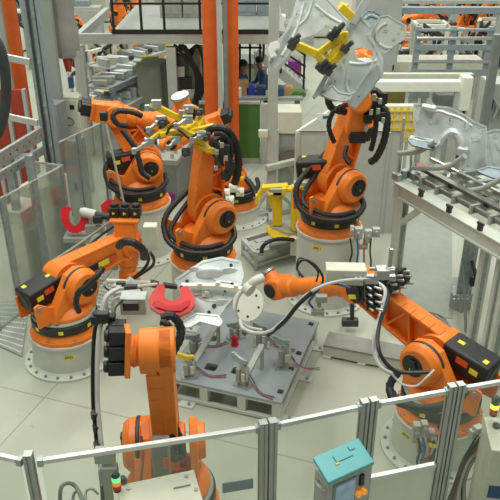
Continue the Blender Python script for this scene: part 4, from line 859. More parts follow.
# ---- left plexiglass fence
def pane_run(name, lab, pts, z1, post_m=GAL, grp='plexiglass fence panels at the left', lower=.08, tz=None):
    for k in range(len(pts)-1):
        a, b_ = V(pts[k]), V(pts[k+1]); a.z = b_.z = 0; mid = (a+b_)/2; L = (b_-a).length/2
        t = thing(name, lab[k], 'fence panel', mid, ang(a, b_), grp)
        MB().b2((-L+.03, -.003, lower), (L-.03, .003, z1-.02)).part('pane', PLX, t, world=False)
        MB().b2((-L, -.012, z1-.025), (L, .012, z1)).part('top_rail', LGY, t, world=False)
        MB().b2((-L, -.012, lower-.03), (L, .012, lower)).part('bottom_rail', GAL, t, world=False)
        for x in (-L+.015, L-.03): MB().b2((x-.022, -.022, 0), (x+.022, .022, z1)).part('post', post_m, t, world=False)
ZL = 1.8
p0, p1, p2, p3 = P(-25, 211, ZL), P(2, 197, ZL), P(34, 180, ZL), P(62, 165, ZL)
pane_run('plexiglass_panel', ['large plexiglass panel cut by the left edge', 'large plexiglass panel behind the left robot', 'plexiglass panel ending at the corner below the white cabinet'], [p0, p1, p2, p3], ZL)
pane_run('plexiglass_panel', ['short plexiglass panel running back from the corner'], [p3, P(27, 160, ZL)], ZL)
q0, q1, q2, q3 = P(54, 144, ZL), P(78, 133, ZL), P(102, 121.5, ZL), P(128, 110, ZL)
pane_run('plexiglass_panel', ['tall plexiglass panel below the big grey column', 'tall plexiglass panel right of the one below the grey column', 'tall plexiglass panel ending behind the back left robot'], [q0, q1, q2, q3], ZL)
# perforated floor gratings
def grating(lab, c4, n=9):
    t = MB(); a, b_, c_, d_ = [P(*q, .02) for q in c4]
    t.add([a, b_, c_, d_, a-V((0, 0, .02)), b_-V((0, 0, .02)), c_-V((0, 0, .02)), d_-V((0, 0, .02))], [(0, 1, 2, 3), (7, 6, 5, 4), (0, 4, 5, 1), (1, 5, 6, 2), (2, 6, 7, 3), (3, 7, 4, 0)]); t.mi(1)
    for i in range(n):
        for j in range(n):
            u_, v_ = (i+.5+(.5 if j % 2 else 0)*.6)/(n+.5), (j+.5)/n; p = a.lerp(b_, u_).lerp(d_.lerp(c_, u_), v_); t.cyl(p+V((0, 0, .0)), p+V((0, 0, .004)), .016, n=6)
    o = t.part('floor_grating', [GRY, BWH]); return tag(o, lab, 'grating', 'perforated floor gratings')
grating('perforated grey floor plate at the left edge beside the left robot foot', [(0, 346), (22, 356), (30, 300), (-4, 302)], 10)
grating('perforated grey floor plate behind the left robot black box', [(54, 268), (96, 290), (118, 262), (78, 245)], 10)
grating('perforated grey floor plate right of the left robot shoulder', [(96, 306), (112, 309), (122, 286), (100, 280)], 7)
# cable coil on the floor at right
cc_ = P(418, 326, .03)
cl_ = thing('cable_coil', 'coil of beige cable lying on the floor behind the right robot', 'cable coil', cc_, 0)
for k in range(7):
    r_ = .27+.022*k; mb = MB(); mb.tube([(r_*1.05*math.cos(2*PI*i/14)+random.uniform(-.015, .015), r_*.85*math.sin(2*PI*i/14)+random.uniform(-.015, .015), .02+.014*(k % 3)) for i in range(14)], .013, 6, closed=True); mb.part('loop', CBL, cl_, world=False)
mb = MB(); p = P(398, 318, .0); mb.box(Tr(0, 0, 0) @ (p-cc_+V((0, 0, .06))), (.05, .04, .1)); mb.part('plug', LGY, cl_, world=False)
# floor mat seam: grey-green floor boards at right
mt = MB(); c4 = [P(397, 313, .012), P(452, 318, .012), P(452, 215, .012), P(400, 215, .012)]; mt.prism([(p.x, p.y) for p in c4], .012, Tr(0, 0, .006)); tag(mt.part('floor_mat', mat('mat_grey', (.33, .36, .32), .5, noise=.05)), 'smooth grey floor mat under the steel rack', 'mat')
# perforated block with rod
fx = thing('floor_fixture', 'perforated grey block with upright bars on the floor right of the cable coil', 'fixture', P(460, 300, 0), R(-5))
mb = MB(); pts = [P(450, 300, .12), P(462, 306, .12), P(474, 300, .12), P(468, 284, .12), P(452, 284, .12)]; mb.prism([(p.x, p.y) for p in pts], .24, Tr(0, 0, .12)); mb.mi(1)
for i in range(4):
    for j in range(4): p = P(454+i*4.5, 287+j*4, .24); mb.cyl(p, p+V((0, 0, .004)), .014, n=6)
mb.part('perforated_block', [GRY, BWH], fx)
for a, h_ in ((458, .9), (463, .95), (468, .85)): mb = MB(); p = P(a, 296, .2); mb.b2((p.x-.03, p.y-.02, .1), (p.x+.03, p.y+.02, .2+h_)); mb.part('upright_bar', GAL, fx)
mb = MB(); p = P(464, 335, .0); mb.cyl(P(466, 332, .05), Q(463, 258, P(464, 290, .3).y), .02, n=8); mb.part('rod', MGY, fx)
mb = MB(); mb.tube([P(474, 300, .3), P(478, 290, .4), P(476, 276, .6), P(472, 262, .9)], .03, 8); mb.box(P(474, 282, .5), (.1, .08, .1)); mb.part('black_hose', BLK, fx)
# ================================================================== RIGHT RACK
ZR = 1.80
ra, rb_ = P(394, 182, ZR), P(500, 243, ZR)
rd = (rb_-ra).normalized(); rn = V((-rd.y, rd.x, 0))       # rn points to the back right
if rn.x < 0: rn = -rn
rk = thing('steel_rack', 'pale green-grey steel rack at the right with braced leg, carrying rails', 'rack', (ra.x, ra.y, 0), math.atan2(rd.y, rd.x))
s_ = 1 if (Rz(math.atan2(rd.y, rd.x)).inverted() @ rn).y > 0 else -1
LR = 3.0
def rbx(mb, x0, x1, y0, y1, z0, z1): return mb.b2((x0, min(s_*y0, s_*y1), z0), (x1, max(s_*y0, s_*y1), z1))
RP = mat('rack_paint', (.60, .65, .59), .5, noise=.05)
for nm, y in (('front_beam', 0), ('rear_beam', 1.15)):
    mb = MB(); rbx(mb, 0, LR, y, y+.20, ZR-.025, ZR); rbx(mb, 0, LR, y, y+.20, ZR-.20, ZR-.175); rbx(mb, 0, LR, y+.03, y+.06, ZR-.18, ZR-.02)
    mb.part(nm, RP, rk, world=False, bev=.003)
for x, yl_ in ((.06, (.0,)), (2.8, (.0, 1.15))):
    for y in yl_:
        mb = MB(); rbx(mb, x, x+.16, y, y+.02, 0, ZR-.2); rbx(mb, x, x+.16, y+.10, y+.12, 0, ZR-.2); rbx(mb, x+.07, x+.09, y, y+.12, 0, ZR-.2); rbx(mb, x-.04, x+.20, y-.04, y+.16, 0, .02); mb.part('leg', RP, rk, world=False)
for x in (.0, 2.2):
    mb = MB(); mb.bar((x+.1, s_*.06, ZR-.62), (x+.55, s_*.06, ZR-.18), .09, .07); mb.part('brace', RP, rk, world=False, bev=.004)
mb = MB(); rbx(mb, 0, .1, 0, 1.2, ZR-.18, ZR-.04); mb.part('end_beam', RP, rk, world=False, bev=.004)
rl = thing('rail_pair', 'brown-grey conveyor rail pair with a red tip lying on the rack', 'rail', ra+V((0, 0, .0)), math.atan2(rd.y, rd.x))
for nm, y, z, w_ in (('rail', .42, .13, .10), ('rail', .62, .20, .05), ('rail', .28, .06, .05)):
    mb = MB(); mb.b2((-.05 if y != .42 else -.02, s_*y-w_/2, z), (LR, s_*y+w_/2, z+.035)); mb.b2((0, s_*y-w_*.2, z-.03), (LR, s_*y+w_*.2, z)); mb.part(nm, RAL if y != .62 else STL, rl, world=False, bev=.003)
for k in range(9):
    x = .25+k*.33; mb = MB(); mb.b2((x-.02, min(s_*.22, s_*.66), .0), (x+.02, max(s_*.22, s_*.66), .11)); mb.part('rail_support', GRY, rl, world=False)
    if k % 2: mb = MB(); mb.b2((x+.06, s_*.42-.06, .10), (x+.13, s_*.42+.06, .15)); mb.part('black_clip', BLK, rl, world=False, bev=.004)
MB().b2((-.06, s_*.42-.055, .165), (.16, s_*.42+.055, .18)).part('red_tip', RED, rl, world=False, bev=.003)
for k in range(3):
    x = .55+k*.55; mb = MB(); mb.b2((x-.03, s_*.02-.02, .0), (x+.03, s_*.02+.02, .09)); mb.b2((x-.05, s_*.02-.015, .07), (x+.05, s_*.02+.015, .10)); mb.part('stop_block', DRK, rl, world=False)
mb = MB(); mb.b2((-.12, s_*.08-.04, .0), (.02, s_*.08+.04, .09)); mb.cyl((-.05, s_*.2, .0), (-.05, s_*.2, .12), .05, n=12); mb.b2((-.1, s_*.3-.05, 0), (.1, s_*.3+.05, .1)); mb.part('end_stop', GAL, rl, world=False, bev=.005)
for k in range(8):
    a = ra+rd*(.15+.33*k)+rn*.55+V((0, 0, .17)); b_ = a+V((.95, .30, 0)); mb = MB(); mb.bar(a, b_, .07, .07); mb.bar(b_-V((.1, 0, 0)), (b_.x-.1, b_.y, ZR), .05)
    t = mb.part('cross_bar', CRM if k % 3 == 0 else LGY, bev=.004); tag(t, 'grey square cross bar reaching from the rail towards the silver panels', 'bar', 'cross bars behind the rail')
for lab, pts in (('left curved silver pipe below the silver panels', [(398, 153), (408, 153), (420, 151), (432, 144), (436, 141)]), ('middle curved silver pipe below the silver panels', [(412, 168), (436, 168), (450, 166), (459, 160), (465, 156)]), ('right curved silver pipe at the right edge', [(464, 191), (480, 189), (492, 184), (502, 178)])):
    y = ra.y+.25
    tag(MB().tube([Q(a, b_, y-(a-398)*.012) for a, b_ in pts], .035, 10).part('curved_pipe', LGY), lab, 'pipe', 'curved silver pipes')
# silver panels standing on the rack
sp0 = Q(450, 140, 8.85)
def q5(X): return [(400+a/5, 90+b_/5) for a, b_ in X]
p1 = thing('body_side_panel', 'silver car body panel with wheel arch standing on the rack rails', 'sheet metal part', (sp0.x, sp0.y, sp0.z), 0, 'silver car panels on the rack')
plate('panel_sheet', q5([(70, 75), (110, 70), (180, 82), (250, 90), (330, 130), (370, 160), (430, 185), (428, 350), (400, 400), (340, 404), (300, 385), (318, 335), (275, 310), (285, 262), (255, 213), (222, 240), (195, 275), (140, 262), (80, 240), (80, 200), (72, 150)]),
    [q5(el(90, 150, 8, 13)), q5(el(155, 155, 10, 13)), q5(el(187, 150, 7, 14)), q5(el(250, 150, 9, 18)), q5(el(325, 180, 10, 22)), q5(el(400, 180, 5, 7)), q5(el(350, 260, 6, 6)), q5([(355, 232), (390, 228), (390, 236), (356, 240)]), q5([(362, 248), (395, 242), (396, 250), (362, 256)])], sp0, (-.25, -.9, .3), .012, SHL, p1, rim=.025, rimd=.04,
    ribs=[q5([(110, 90), (150, 110), (200, 105), (240, 120), (300, 140), (360, 180)]), q5([(340, 150), (345, 220), (350, 300), (340, 380)]), q5([(410, 200), (405, 280), (410, 350)])])
n_ = V((-.25, -.9, .3)).normalized()
L2_ = [onplane(a, b_, sp0+V((0, -.06, 0)), n_) for a, b_ in q5([(190, 272), (215, 238), (245, 214), (275, 214), (298, 240), (308, 280), (300, 305)])]
MB().tube(L2_, .055, 10).part('arch_liner', SHL, p1)
mb = MB(); mb.mi(0)
for a, b_, w_ in (((285, 300), (340, 312), .11), ((120, 262), (200, 276), .10), ((45, 245), (130, 262), .08), ((110, 82), (180, 95), .06)):
    c, d = [onplane(x, y, sp0+V((0, -.10, 0)), n_) for x, y in q5([a, b_])]; MB().bar(c, d, .12, w_).part('bracket', SHL, p1, bev=.015)
plate('dark_flange', q5([(40, 248), (85, 235), (190, 272), (170, 300), (100, 285), (60, 275)]), [], sp0+V((0, -.12, 0)), (-.1, -.6, .8), .012, SHD, p1, rim=.02)
p2_ = thing('body_side_panel', 'silver car body panel cut by the right edge behind the rack rails', 'sheet metal part', (sp0.x+.6, sp0.y-.2, sp0.z), 0, 'silver car panels on the rack')
plate('panel_sheet', q5([(432, 215), (470, 200), (560, 205), (600, 260), (600, 400), (520, 410), (470, 395), (435, 375), (428, 300)]), [q5(el(475, 230, 8, 8)), q5(el(520, 300, 14, 20))], sp0+V((.0, -.35, 0)), (-.2, -.9, .3), .012, SHL, p2_, rim=.025, rimd=.04, ribs=[q5([(450, 230), (455, 300), (470, 370)]), q5([(480, 260), (500, 300), (560, 300)])])
plate('dark_flange', q5([(385, 405), (440, 385), (520, 400), (600, 420), (600, 455), (470, 440), (430, 425)]), [], sp0+V((0, -.45, -.1)), (-.1, -.6, .8), .012, SHD, p2_, rim=.02)
for k, (a, b_, c_, d_) in enumerate(((404, 118, 399, 170), (411, 155, 411, 166), (463, 160, 463, 178))):
    pa, pb = Q(a, b_, ra.y+.3-k*.1), Q(c_, d_, ra.y+.3-k*.1); mb = MB(); mb.bar(pa, pb, .03 if k else .05, .03)
    mb.bar(pb, (pb.x, pb.y, ZR), .03); t = mb.part('guide_post', STL); tag(t, ['slim steel guide post at the left end of the rack rails', 'short post below the left curved pipe', 'short post below the middle curved pipe'][k], 'post')
# tall grey profiles below the rack at the right edge
for k, (a, w_) in enumerate(((470, .12), (482, .06), (490, .14), (500, .08))):
    p = P(a, 345+k*14, 0); mb = MB(); mb.b2((p.x-w_/2, p.y-.05, 0), (p.x+w_/2, p.y+.05, 1.45)); mb.mi(1).b2((p.x-w_/5, p.y-.056, 0), (p.x+w_/5, p.y-.05, 1.45))
    o = mb.part('steel_post', [RP, GAL], bev=.004); tag(o, ['leftmost tall grey post below the rack at the right', 'second tall grey post below the rack, slim', 'third tall grey post below the rack, wide', 'rightmost tall grey post below the rack at the picture edge'][k], 'post', 'tall posts below the rack')
# ================================================================== SETTING BEHIND
def solid(a, b_, y, d, z0=0.): # front face between two sight lines at distance y
    ym = max(5, (max(a[1], 0)+max(b_[1], 0))/2); p, q = Q(*a, y), Q(*b_, y); p.x = Q(a[0], ym, y).x; q.x = Q(b_[0], ym, y).x; return (min(p.x, q.x), y, z0 if z0 is not None else min(p.z, q.z)), (max(p.x, q.x), y+d, max(p.z, q.z))
def rotbox(name, lab, cat, a, b_, y, d, m, rz=RA, group=None, z0=0., bev=.012, door=True, deco=None):
    """cabinet with door, handle, plinth"""
    lo, hi = solid(a, b_, y, d, z0); w_ = hi[0]-lo[0]; h_ = hi[2]-lo[2]
    t = thing(name, lab, cat, ((lo[0]+hi[0])/2, y+d/2, lo[2]), rz, group); f = 1/(abs(math.cos(rz))+abs(math.sin(rz))*d/max(w_, .1)*.6)
    w_ *= f
    MB().b2((-w_/2, -d/2, .05), (w_/2, d/2, h_)).part('body', m, t, world=False, bev=bev)
    MB().b2((-w_/2+.02, -d/2+.02, 0), (w_/2-.02, d/2-.02, .05)).part('plinth', DRK, t, world=False)
    if door:
        dr = MB().b2((-w_/2+.03, -d/2-.012, .09), (w_/2-.03, -d/2, h_-.05)).part('door', m, t, world=False, bev=.004)
        MB().b2((w_/2-.10, -d/2-.04, h_*.45), (w_/2-.07, -d/2-.012, h_*.45+.12)).part('handle', BLK, dr, world=False)
    return t, w_, h_, d
# big grey column, lower box
mb = MB(); lo, hi = solid((34, 60), (53, -80), 12.2, .15); hi = (hi[0], hi[1], 6.5); mb.b2(lo, hi); o = mb.part('building_column', mat('column_grey', (.30, .335, .32), .6, noise=.06, scale=2), bev=.01); tag(o, 'wide plain grey column rising out of the picture at the left', 'column')
rotbox('electrical_cabinet', 'grey electrical cabinet at the foot of the wide grey column', 'cabinet', (46, 190), (66, 104), 11.6, .3, mat('cab_grey', (.22, .25, .25), .5))
rotbox('electrical_cabinet', 'narrow blue-grey cabinet behind the tall plexiglass panels', 'cabinet', (68, 200), (84, 141), 11.2, .3, BGY)
t, w_, h_, d = rotbox('control_cabinet', 'white cabinet with a round dark emblem below the grey hopper', 'cabinet', (58, 190), (85, 97), 12.6, .35, CRM, rz=-.12)
mb = MB(); mb.tube([(.05+.07*math.cos(2*PI*i/12), -d/2-.02, h_-.45+.07*math.sin(2*PI*i/12)) for i in range(12)], .012, 6, closed=True); mb.part('emblem', MGY, t, world=False)
mb = MB(); mb.b2((.08, -d/2-.02, h_-.22), (.16, -d/2-.01, h_-.14)); mb.part('black_switch', BLK, t, world=False)
MB().b2((-.05, -d/2-.02, h_-1.0), (.12, -d/2-.01, h_-.9)).part('dark_slot', BLK, t, world=False)
# galvanised post and rails at the left
gp_ = Q(28, 0, 9.8); gq = Q(39, 80, 9.8); t = thing('galvanised_post', 'tall galvanised strut post leaning past the left of the picture with side rails', 'post', (gq.x, 9.8, 0), 0)
X0 = gq.x
mb = MB(); mb.b2((X0-.07, 9.76, 0), (X0-.03, 9.88, 5.3)); mb.b2((X0+.03, 9.76, 0), (X0+.07, 9.88, 5.3)); mb.b2((X0-.07, 9.86, 0), (X0+.07, 9.9, 5.3)); mb.part('profile', GAL, t)
mb = MB(); mb.b2((X0+.08, 9.8, 0), (X0+.12, 9.95, 5.3)); mb.part('side_profile', BGY, t)
for k in range(7):
    z = .8+k*.6; mb = MB(); mb.cyl((X0+.05, 9.74, z), (X0+.05, 9.76, z), .025, n=8); mb.part('bolt', STL, t)
for (a, b_), w_ in (((( -30, 50), (30, 62)), .09), (((-10, 113), (38, 123)), .09)):
    mb = MB(); pb = Q(*b_, 9.72); pa = Q(*a, 9.9); mb.bar((pa.x, pa.y, pa.z), pb, .05, w_); mb.part('side_rail', ALB, t, bev=.004)
for k, ((a, ya), (b_, yb), hh) in enumerate(((((-40, 184), 7.6), ((42, 133), 9.7), .19), (((-40, 200), 7.6), ((43, 150), 9.7), .12))):
    pa, pb = Q(*a, ya), Q(*b_, yb); mb = MB(); mb.bar(pa, pb, .05, hh); o = mb.part('perforated_beam', GAL, t, bev=.004); d_ = (pb-pa).normalized(); s2 = V((d_.y, -d_.x, 0))
    hb = MB()
    for j in range(12): p = pa.lerp(pb, (j+.5)/12)+s2*.027; hb.mi(j % 3 // 2).cyl(p, p+s2*.002, .016, n=8)
    hb.part('beam_holes', [HOL, RED], o)
for a in (9, 30):
    p = Q(a, 162, 9.0); mb = MB(); mb.b2((p.x-.05, p.y-.05, 0), (p.x+.05, p.y+.05, p.z+.1)); mb.part('stub_post', GAL, t)
# black hose arc at the left edge
o = MB().tube([Q(a, b_, 7.2) for a, b_ in ((-40, 20), (-8, 36), (3, 60), (6, 92), (3, 118), (-6, 138), (-30, 152), (-90, 190))]+[V((-4.0, 7.2, 1.2)), V((-4.1, 7.2, .06))], .055, 12, closed=False).part('hose_ring', DRK); tag(o, 'thick dark hose arc at the left edge of the picture', 'hose')
# red post and red partition
p = Q(16, 45, 13.0); mb = MB(); mb.b2((p.x-.12, 12.9, 0), (p.x+.12, 12.98, 5.2)); mb.b2((p.x-.03, 12.98, 0), (p.x+.03, 13.15, 5.2)); tag(mb.part('orange_post', ORD, bev=.006), 'orange-red steel post at the upper left', 'post', 'orange-red steel posts')
p = Q(5, 45, 12.4); mb = MB(); mb.b2((p.x-.04, 12.36, 0), (p.x+.04, 12.44, 5.2)); tag(mb.part('slim_pole', GRY), 'slim grey pole left of the orange-red post at the upper left', 'pole')
lo, hi = solid((-20, 190), (32, 90), 12.3, .08); mb = MB(); t = thing('red_partition', 'dull red partition board behind the galvanised rails at the left', 'partition', ((lo[0]+hi[0])/2, 12.3, 0), 0)
MB().b2(lo, hi).part('board', RPN, t, bev=.004); mb = MB()
for k in range(4): x = lo[0]+(hi[0]-lo[0])*k/3; mb = MB(); mb.b2((x-.03, 12.2, 0), (x+.03, 12.3, hi[2]+.03)); mb.part('stud', LGY, t)
mb = MB(); mb.b2((lo[0], 12.22, .9), (hi[0], 12.29, .98)); mb.part('rail', LGY, t)
t, *_ = rotbox('machine_cabinet', 'low cream machine box behind the left plexiglass panels', 'machine', (26, 250), (58, 188), 9.9, .7, CRM, door=False)
t, *_ = rotbox('machine_cabinet', 'low cream tray box behind the plexiglass above the left robot', 'machine', (8, 290), (36, 212), 8.9, .5, CRM, door=False)
mb = MB(); p = P(32, 232, .5); mb.cyl((p.x, p.y, 0), (p.x, p.y, .5), .16, n=20); tag(mb.part('motor_drum', GRY, bev=.01), 'round grey drum behind the left plexiglass panels', 'drum')
# hopper / duct
t = thing('hopper', 'grey sheet metal hopper and pipe above the white emblem cabinet', 'hopper', (Q(66, 30, 12.9).x, 12.9, 0), 0)
xc = Q(63, 30, 12.9).x; zt = Q(66, 0, 12.9).z; zb = Q(66, 56, 12.9).z
mb = MB(); mb.lathe([(.24, zb), (.27, zb+.08), (.27, zb+.5), (.22, zb+.75), (.32, zt+.2), (.34, zt+1.2)], 8, Tr(xc, 12.9, 0)); mb.part('hopper_body', mat('hopper_grey', (.30, .31, .29), .5), t)
for dx in (-.2, .22): MB().b2((xc+dx-.03, 12.9, 0), (xc+dx+.04, 12.78, zb+.1)).part('leg', LGY, t)
mb = MB(); mb.cyl((xc+.04, 12.8, zb-.25), (xc+.04, 12.8, zb), .05, .09, 14); mb.part('outlet', RPN, t)
mb = MB(); mb.b2((xc+.02, 12.75, zb-.55), (xc+.10, 12.85, zb-.35)); mb.part('blue_valve', CBB, t)
# ---- mezzanine platform
YP = 14.8; ZP = Q(150, 33, YP).z
xl, xr = Q(74, 35, YP).x, Q(276, 35, YP).x
t = thing('mezzanine', 'white steel mezzanine with grey deck across the upper left', 'platform', ((xl+xr)/2, YP+1.6, 0), 0)
MB().b2((xl, YP, ZP-.22), (xr, YP+.12, ZP-.02)).part('front_beam', LGY, t, bev=.006)
xk = Q(112, 33, YP).x; MB().b2((xk, YP+.02, ZP-.02), (xr+.2, YP+3.4, ZP+.03)).part('deck', GRY, t); MB().b2((xl, YP+.12, ZP-.22), (xl+.12, YP+3.4, ZP-.02)).part('side_beam', LGY, t)
MB().b2((Q(112, 33, YP).x, YP-.02, ZP-.01), (xr, YP+.02, ZP+.07)).part('black_kickplate', BLK, t)
for x in (Q(81, 80, YP).x, Q(172, 80, YP).x, xr-.05):
    MB().b2((x-.10, YP, 0), (x+.10, YP+.2, ZP-.3)).part('column', LGY, t, bev=.006)
rx = [Q(a, 20, YP).x for a in (113, 141, 164, 200, 275)]
for x in rx: MB().b2((x-.025, YP, ZP), (x+.025, YP+.05, ZP+1.15)).part('rail_post', BLK, t)
for z in (.55, 1.1): MB().b2((rx[0], YP, ZP+z), (rx[-1], YP+.04, ZP+z+.04)).part('handrail', BLK, t)
MB().b2((rx[0], YP, ZP+.55), (rx[0]+.04, YP+3.4, ZP+.59)).part('handrail', BLK, t); MB().b2((rx[0], YP, ZP+1.1), (rx[0]+.04, YP+3.4, ZP+1.14)).part('handrail', BLK, t)
for k, (a, b_, lab, m_) in enumerate(((( 160, 28), (182, -15), 'tall grey cabinet on the mezzanine, left one', GRY), ((183, 28), (204, -15), 'tall grey cabinet on the mezzanine beside the orange pillar', GRY), ((238, 18), (256, -15), 'pale blue cabinet on the mezzanine right of the pillars', BGY), ((257, 18), (272, -15), 'grey-blue cabinet on the mezzanine above the white column', BGY))):
    lo, hi = solid(a, b_, 16.4+.3*(k > 1), .6, None); tt = thing('tall_cabinet', lab, 'cabinet', ((lo[0]+hi[0])/2, lo[1]+.3, ZP+.03), 0, 'cabinets on the mezzanine'); w_ = (hi[0]-lo[0])/2
    MB().b2((-w_, -.3, 0), (w_, .3, 2.0)).part('body', m_, tt, world=False, bev=.01)
    for sx in (-1, 1): dr = MB().b2((min(0, sx*w_)+.02, -.315, .08), (max(0, sx*w_)-.02, -.3, 1.92)).part('door', m_, tt, world=False); MB().b2((sx*.05-.012, -.34, .9), (sx*.05+.012, -.315, 1.1)).part('handle', BLK, dr, world=False)
# orange pillars
for lab, a, wpx in (('left orange steel pillar in the middle of the hall', 212, .30), ('right orange steel pillar beside the grey pipe', 231.5, .27)):
    p = Q(a, 80, 13.9); t = thing('steel_pillar', lab, 'pillar', (p.x, 13.9, 0), 0, 'orange steel pillars')
    MB().b2((p.x-wpx/2*1.05, 13.85, 0), (p.x+wpx/2*1.05, 13.88, 6)).part('front_flange', ORD, t); MB().b2((p.x-.02, 13.88, 0), (p.x+.02, 14.15, 6)).part('web', ORD, t); MB().b2((p.x-wpx/2, 14.15, 0), (p.x+wpx/2, 14.18, 6)).part('rear_flange', ORD, t)
    MB().b2((p.x-.22, 13.75, 0), (p.x+.22, 14.28, .03)).part('foot_plate', ORD, t)
p = Q(226, 80, 13.8); o = MB().cyl((p.x, 13.66, 0), (p.x, 13.66, 6), .045, n=14).part('pipe', MGY); tag(o, 'dark grey pipe rising between the two orange pillars', 'pipe')
p = Q(221, 80, 13.9); o = MB().b2((p.x-.05, 13.62, 0), (p.x+.04, 13.72, 6)).part('cable_duct', LGY); tag(o, 'light grey cable duct rising beside the left orange pillar', 'duct')
# green board & grey board
lo, hi = solid((200, 166), (260, 104), 14.35, .06); t = thing('green_board', 'dark green board standing behind the orange pillars', 'partition', ((lo[0]+hi[0])/2, 14.35, 0), 0)
MB().b2((lo[0], lo[1], .12), hi).part('board', GRN, t); MB().b2((lo[0], 14.33, 0), (hi[0], 14.42, .12)).part('foot_rail', GRY, t); MB().b2((lo[0], 14.32, hi[2]), (hi[0], 14.44, hi[2]+.05)).part('cap_rail', LGY, t)
lo, hi = solid((261, 168), (276, 104), 14.3, .1); tag(MB().b2(lo, hi).part('grey_board', LGY, bev=.006), 'narrow grey board right of the dark green board', 'partition')
# white steel column with feet
p = Q(272, 150, 11.8); t = thing('white_column', 'white steel column on splayed feet left of the tall robot', 'column', (p.x, 11.8, 0), 0)
MB().b2((p.x-.085, 11.73, 0), (p.x+.085, 11.87, 4.2)).part('shaft', LGY, t, bev=.01)
mb = MB(); mb.bar((p.x-.45, 11.5, .05), (p.x+.5, 11.9, .05), .12, .1); mb.bar((p.x, 11.3, .05), (p.x, 12.4, .05), .12, .1); mb.bar((p.x-.35, 11.6, .08), (p.x-.05, 11.75, .45), .06); mb.bar((p.x+.40, 11.9, .08), (p.x+.05, 11.8, .5), .06); mb.part('foot', LGY, t, bev=.008)
mb = MB(); mb.box((p.x-.16, 11.68, Q(260, 133, 11.7).z), (.16, .1, .12)); mb.part('sensor', CRM, t, bev=.006)
mb = MB(); mb.bar((p.x-.1, 11.6, .95), (p.x+1.0, 12.3, .95), .10, .10); mb.bar((p.x+.7, 12.1, .0), (p.x+.3, 12.0, .9), .08); mb.part('side_frame', LGY, t, bev=.006)
# transfer machine right of the column
t, w_, h_, d = rotbox('transfer_machine', 'grey transfer machine with a cream box behind the yellow stand', 'machine', (277, 190), (300, 133), 12.9, .5, GRY, rz=0, door=False)
MB().b2((-w_/2, -.3, h_), (w_/2, .25, h_+.42)).part('cream_box', CRM, t, world=False, bev=.01)
MB().cyl((.0, -.3, h_-.45), (.0, -.42, h_-.45), .18, n=20).part('hub', mat('hub_brown', (.16, .13, .10), .5), t, world=False)
for x in (-w_/2-.02, w_/2+.02): MB().b2((x-.04, -.4, 0), (x+.04, -.3, h_+.1)).part('post', LGY, t, world=False)
MB().box((w_/2+.12, -.2, h_-.2), (.14, .3, .34)).part('drive_box', LGY, t, world=False, bev=.01)
# enclosure behind the tall robot
yw = 10.95; zt = Q(300, 132, yw).z
t = thing('cell_enclosure', 'open topped light grey enclosure of panels behind the tall robot', 'enclosure', (Q(350, 150, yw).x, yw, 0), 0)
xa, xb = Q(298, 150, yw).x, Q(402, 150, yw).x
MB().b2((xa, yw, 0), (xb, yw+.05, zt)).part('front_panel', mat('enclosure_grey', (.47, .49, .46), .5, noise=.04), t)
mb = MB(); mb.b2((xa, yw, zt-.05), (xb, yw+.07, zt)); 
for a in (298, 326, 388, 401): x = Q(a, 150, yw).x; mb.b2((x-.025, yw-.03, 0), (x+.025, yw, zt))
mb.part('panel_frame', LGY, t)
xe, ye = Q(340, 104, 13.6).x, 13.6; zt2 = Q(340, 104, 13.6).z
mb = MB(); mb.add([(xa, yw+.05, 0), (xe, ye, 0), (xe, ye, zt2), (xa, yw+.05, zt), (xa-.05, yw+.05, 0), (xe-.05, ye, 0), (xe-.05, ye, zt2), (xa-.05, yw+.05, zt)], [(0, 1, 2, 3), (7, 6, 5, 4), (3, 2, 6, 7), (0, 3, 7, 4), (1, 5, 6, 2), (0, 4, 5, 1)]); mb.part('side_panel', BWH, t)
MB().b2((xe, ye, 0), (Q(420, 104, 13.6).x, ye+.05, zt2)).part('rear_panel', BWH, t)
tt = MB().box(Q(323, 112, 12.4)+V((.0, -.3, .0)), (.28, .02, .12)).part('label', BWH, t); MB().box(Q(324, 112, 12.4)+V((.0, -.315, .0)), (.10, .01, .05)).part('blue_mark', CBB, tt)
# yellow grid stand inside the enclosure
lo, hi = solid((384, 142), (416, 106), 12.4, .1, None); t = thing('yellow_grid', 'white board with a yellow grid behind the tall robot cables', 'board', ((lo[0]+hi[0])/2, 12.4, 0), 0)
MB().b2(lo, hi).part('board', BWH, t); MB().b2((lo[0]+.1, 12.42, 0), (lo[0]+.15, 12.48, lo[2])).part('leg', LGY, t); MB().b2((hi[0]-.15, 12.42, 0), (hi[0]-.1, 12.48, lo[2])).part('leg', LGY, t)
for k in range(5): x = lo[0]+(hi[0]-lo[0])*(k+.3)/5; MB().b2((x, 12.36, lo[2]), (x+.03, 12.4, hi[2])).part('grid_bar', YEL, t)
for k in range(4): z = hi[2]-.1-.16*k; MB().b2((lo[0], 12.35, z), (hi[0], 12.39, z+.03)).part('grid_bar', YEL, t)
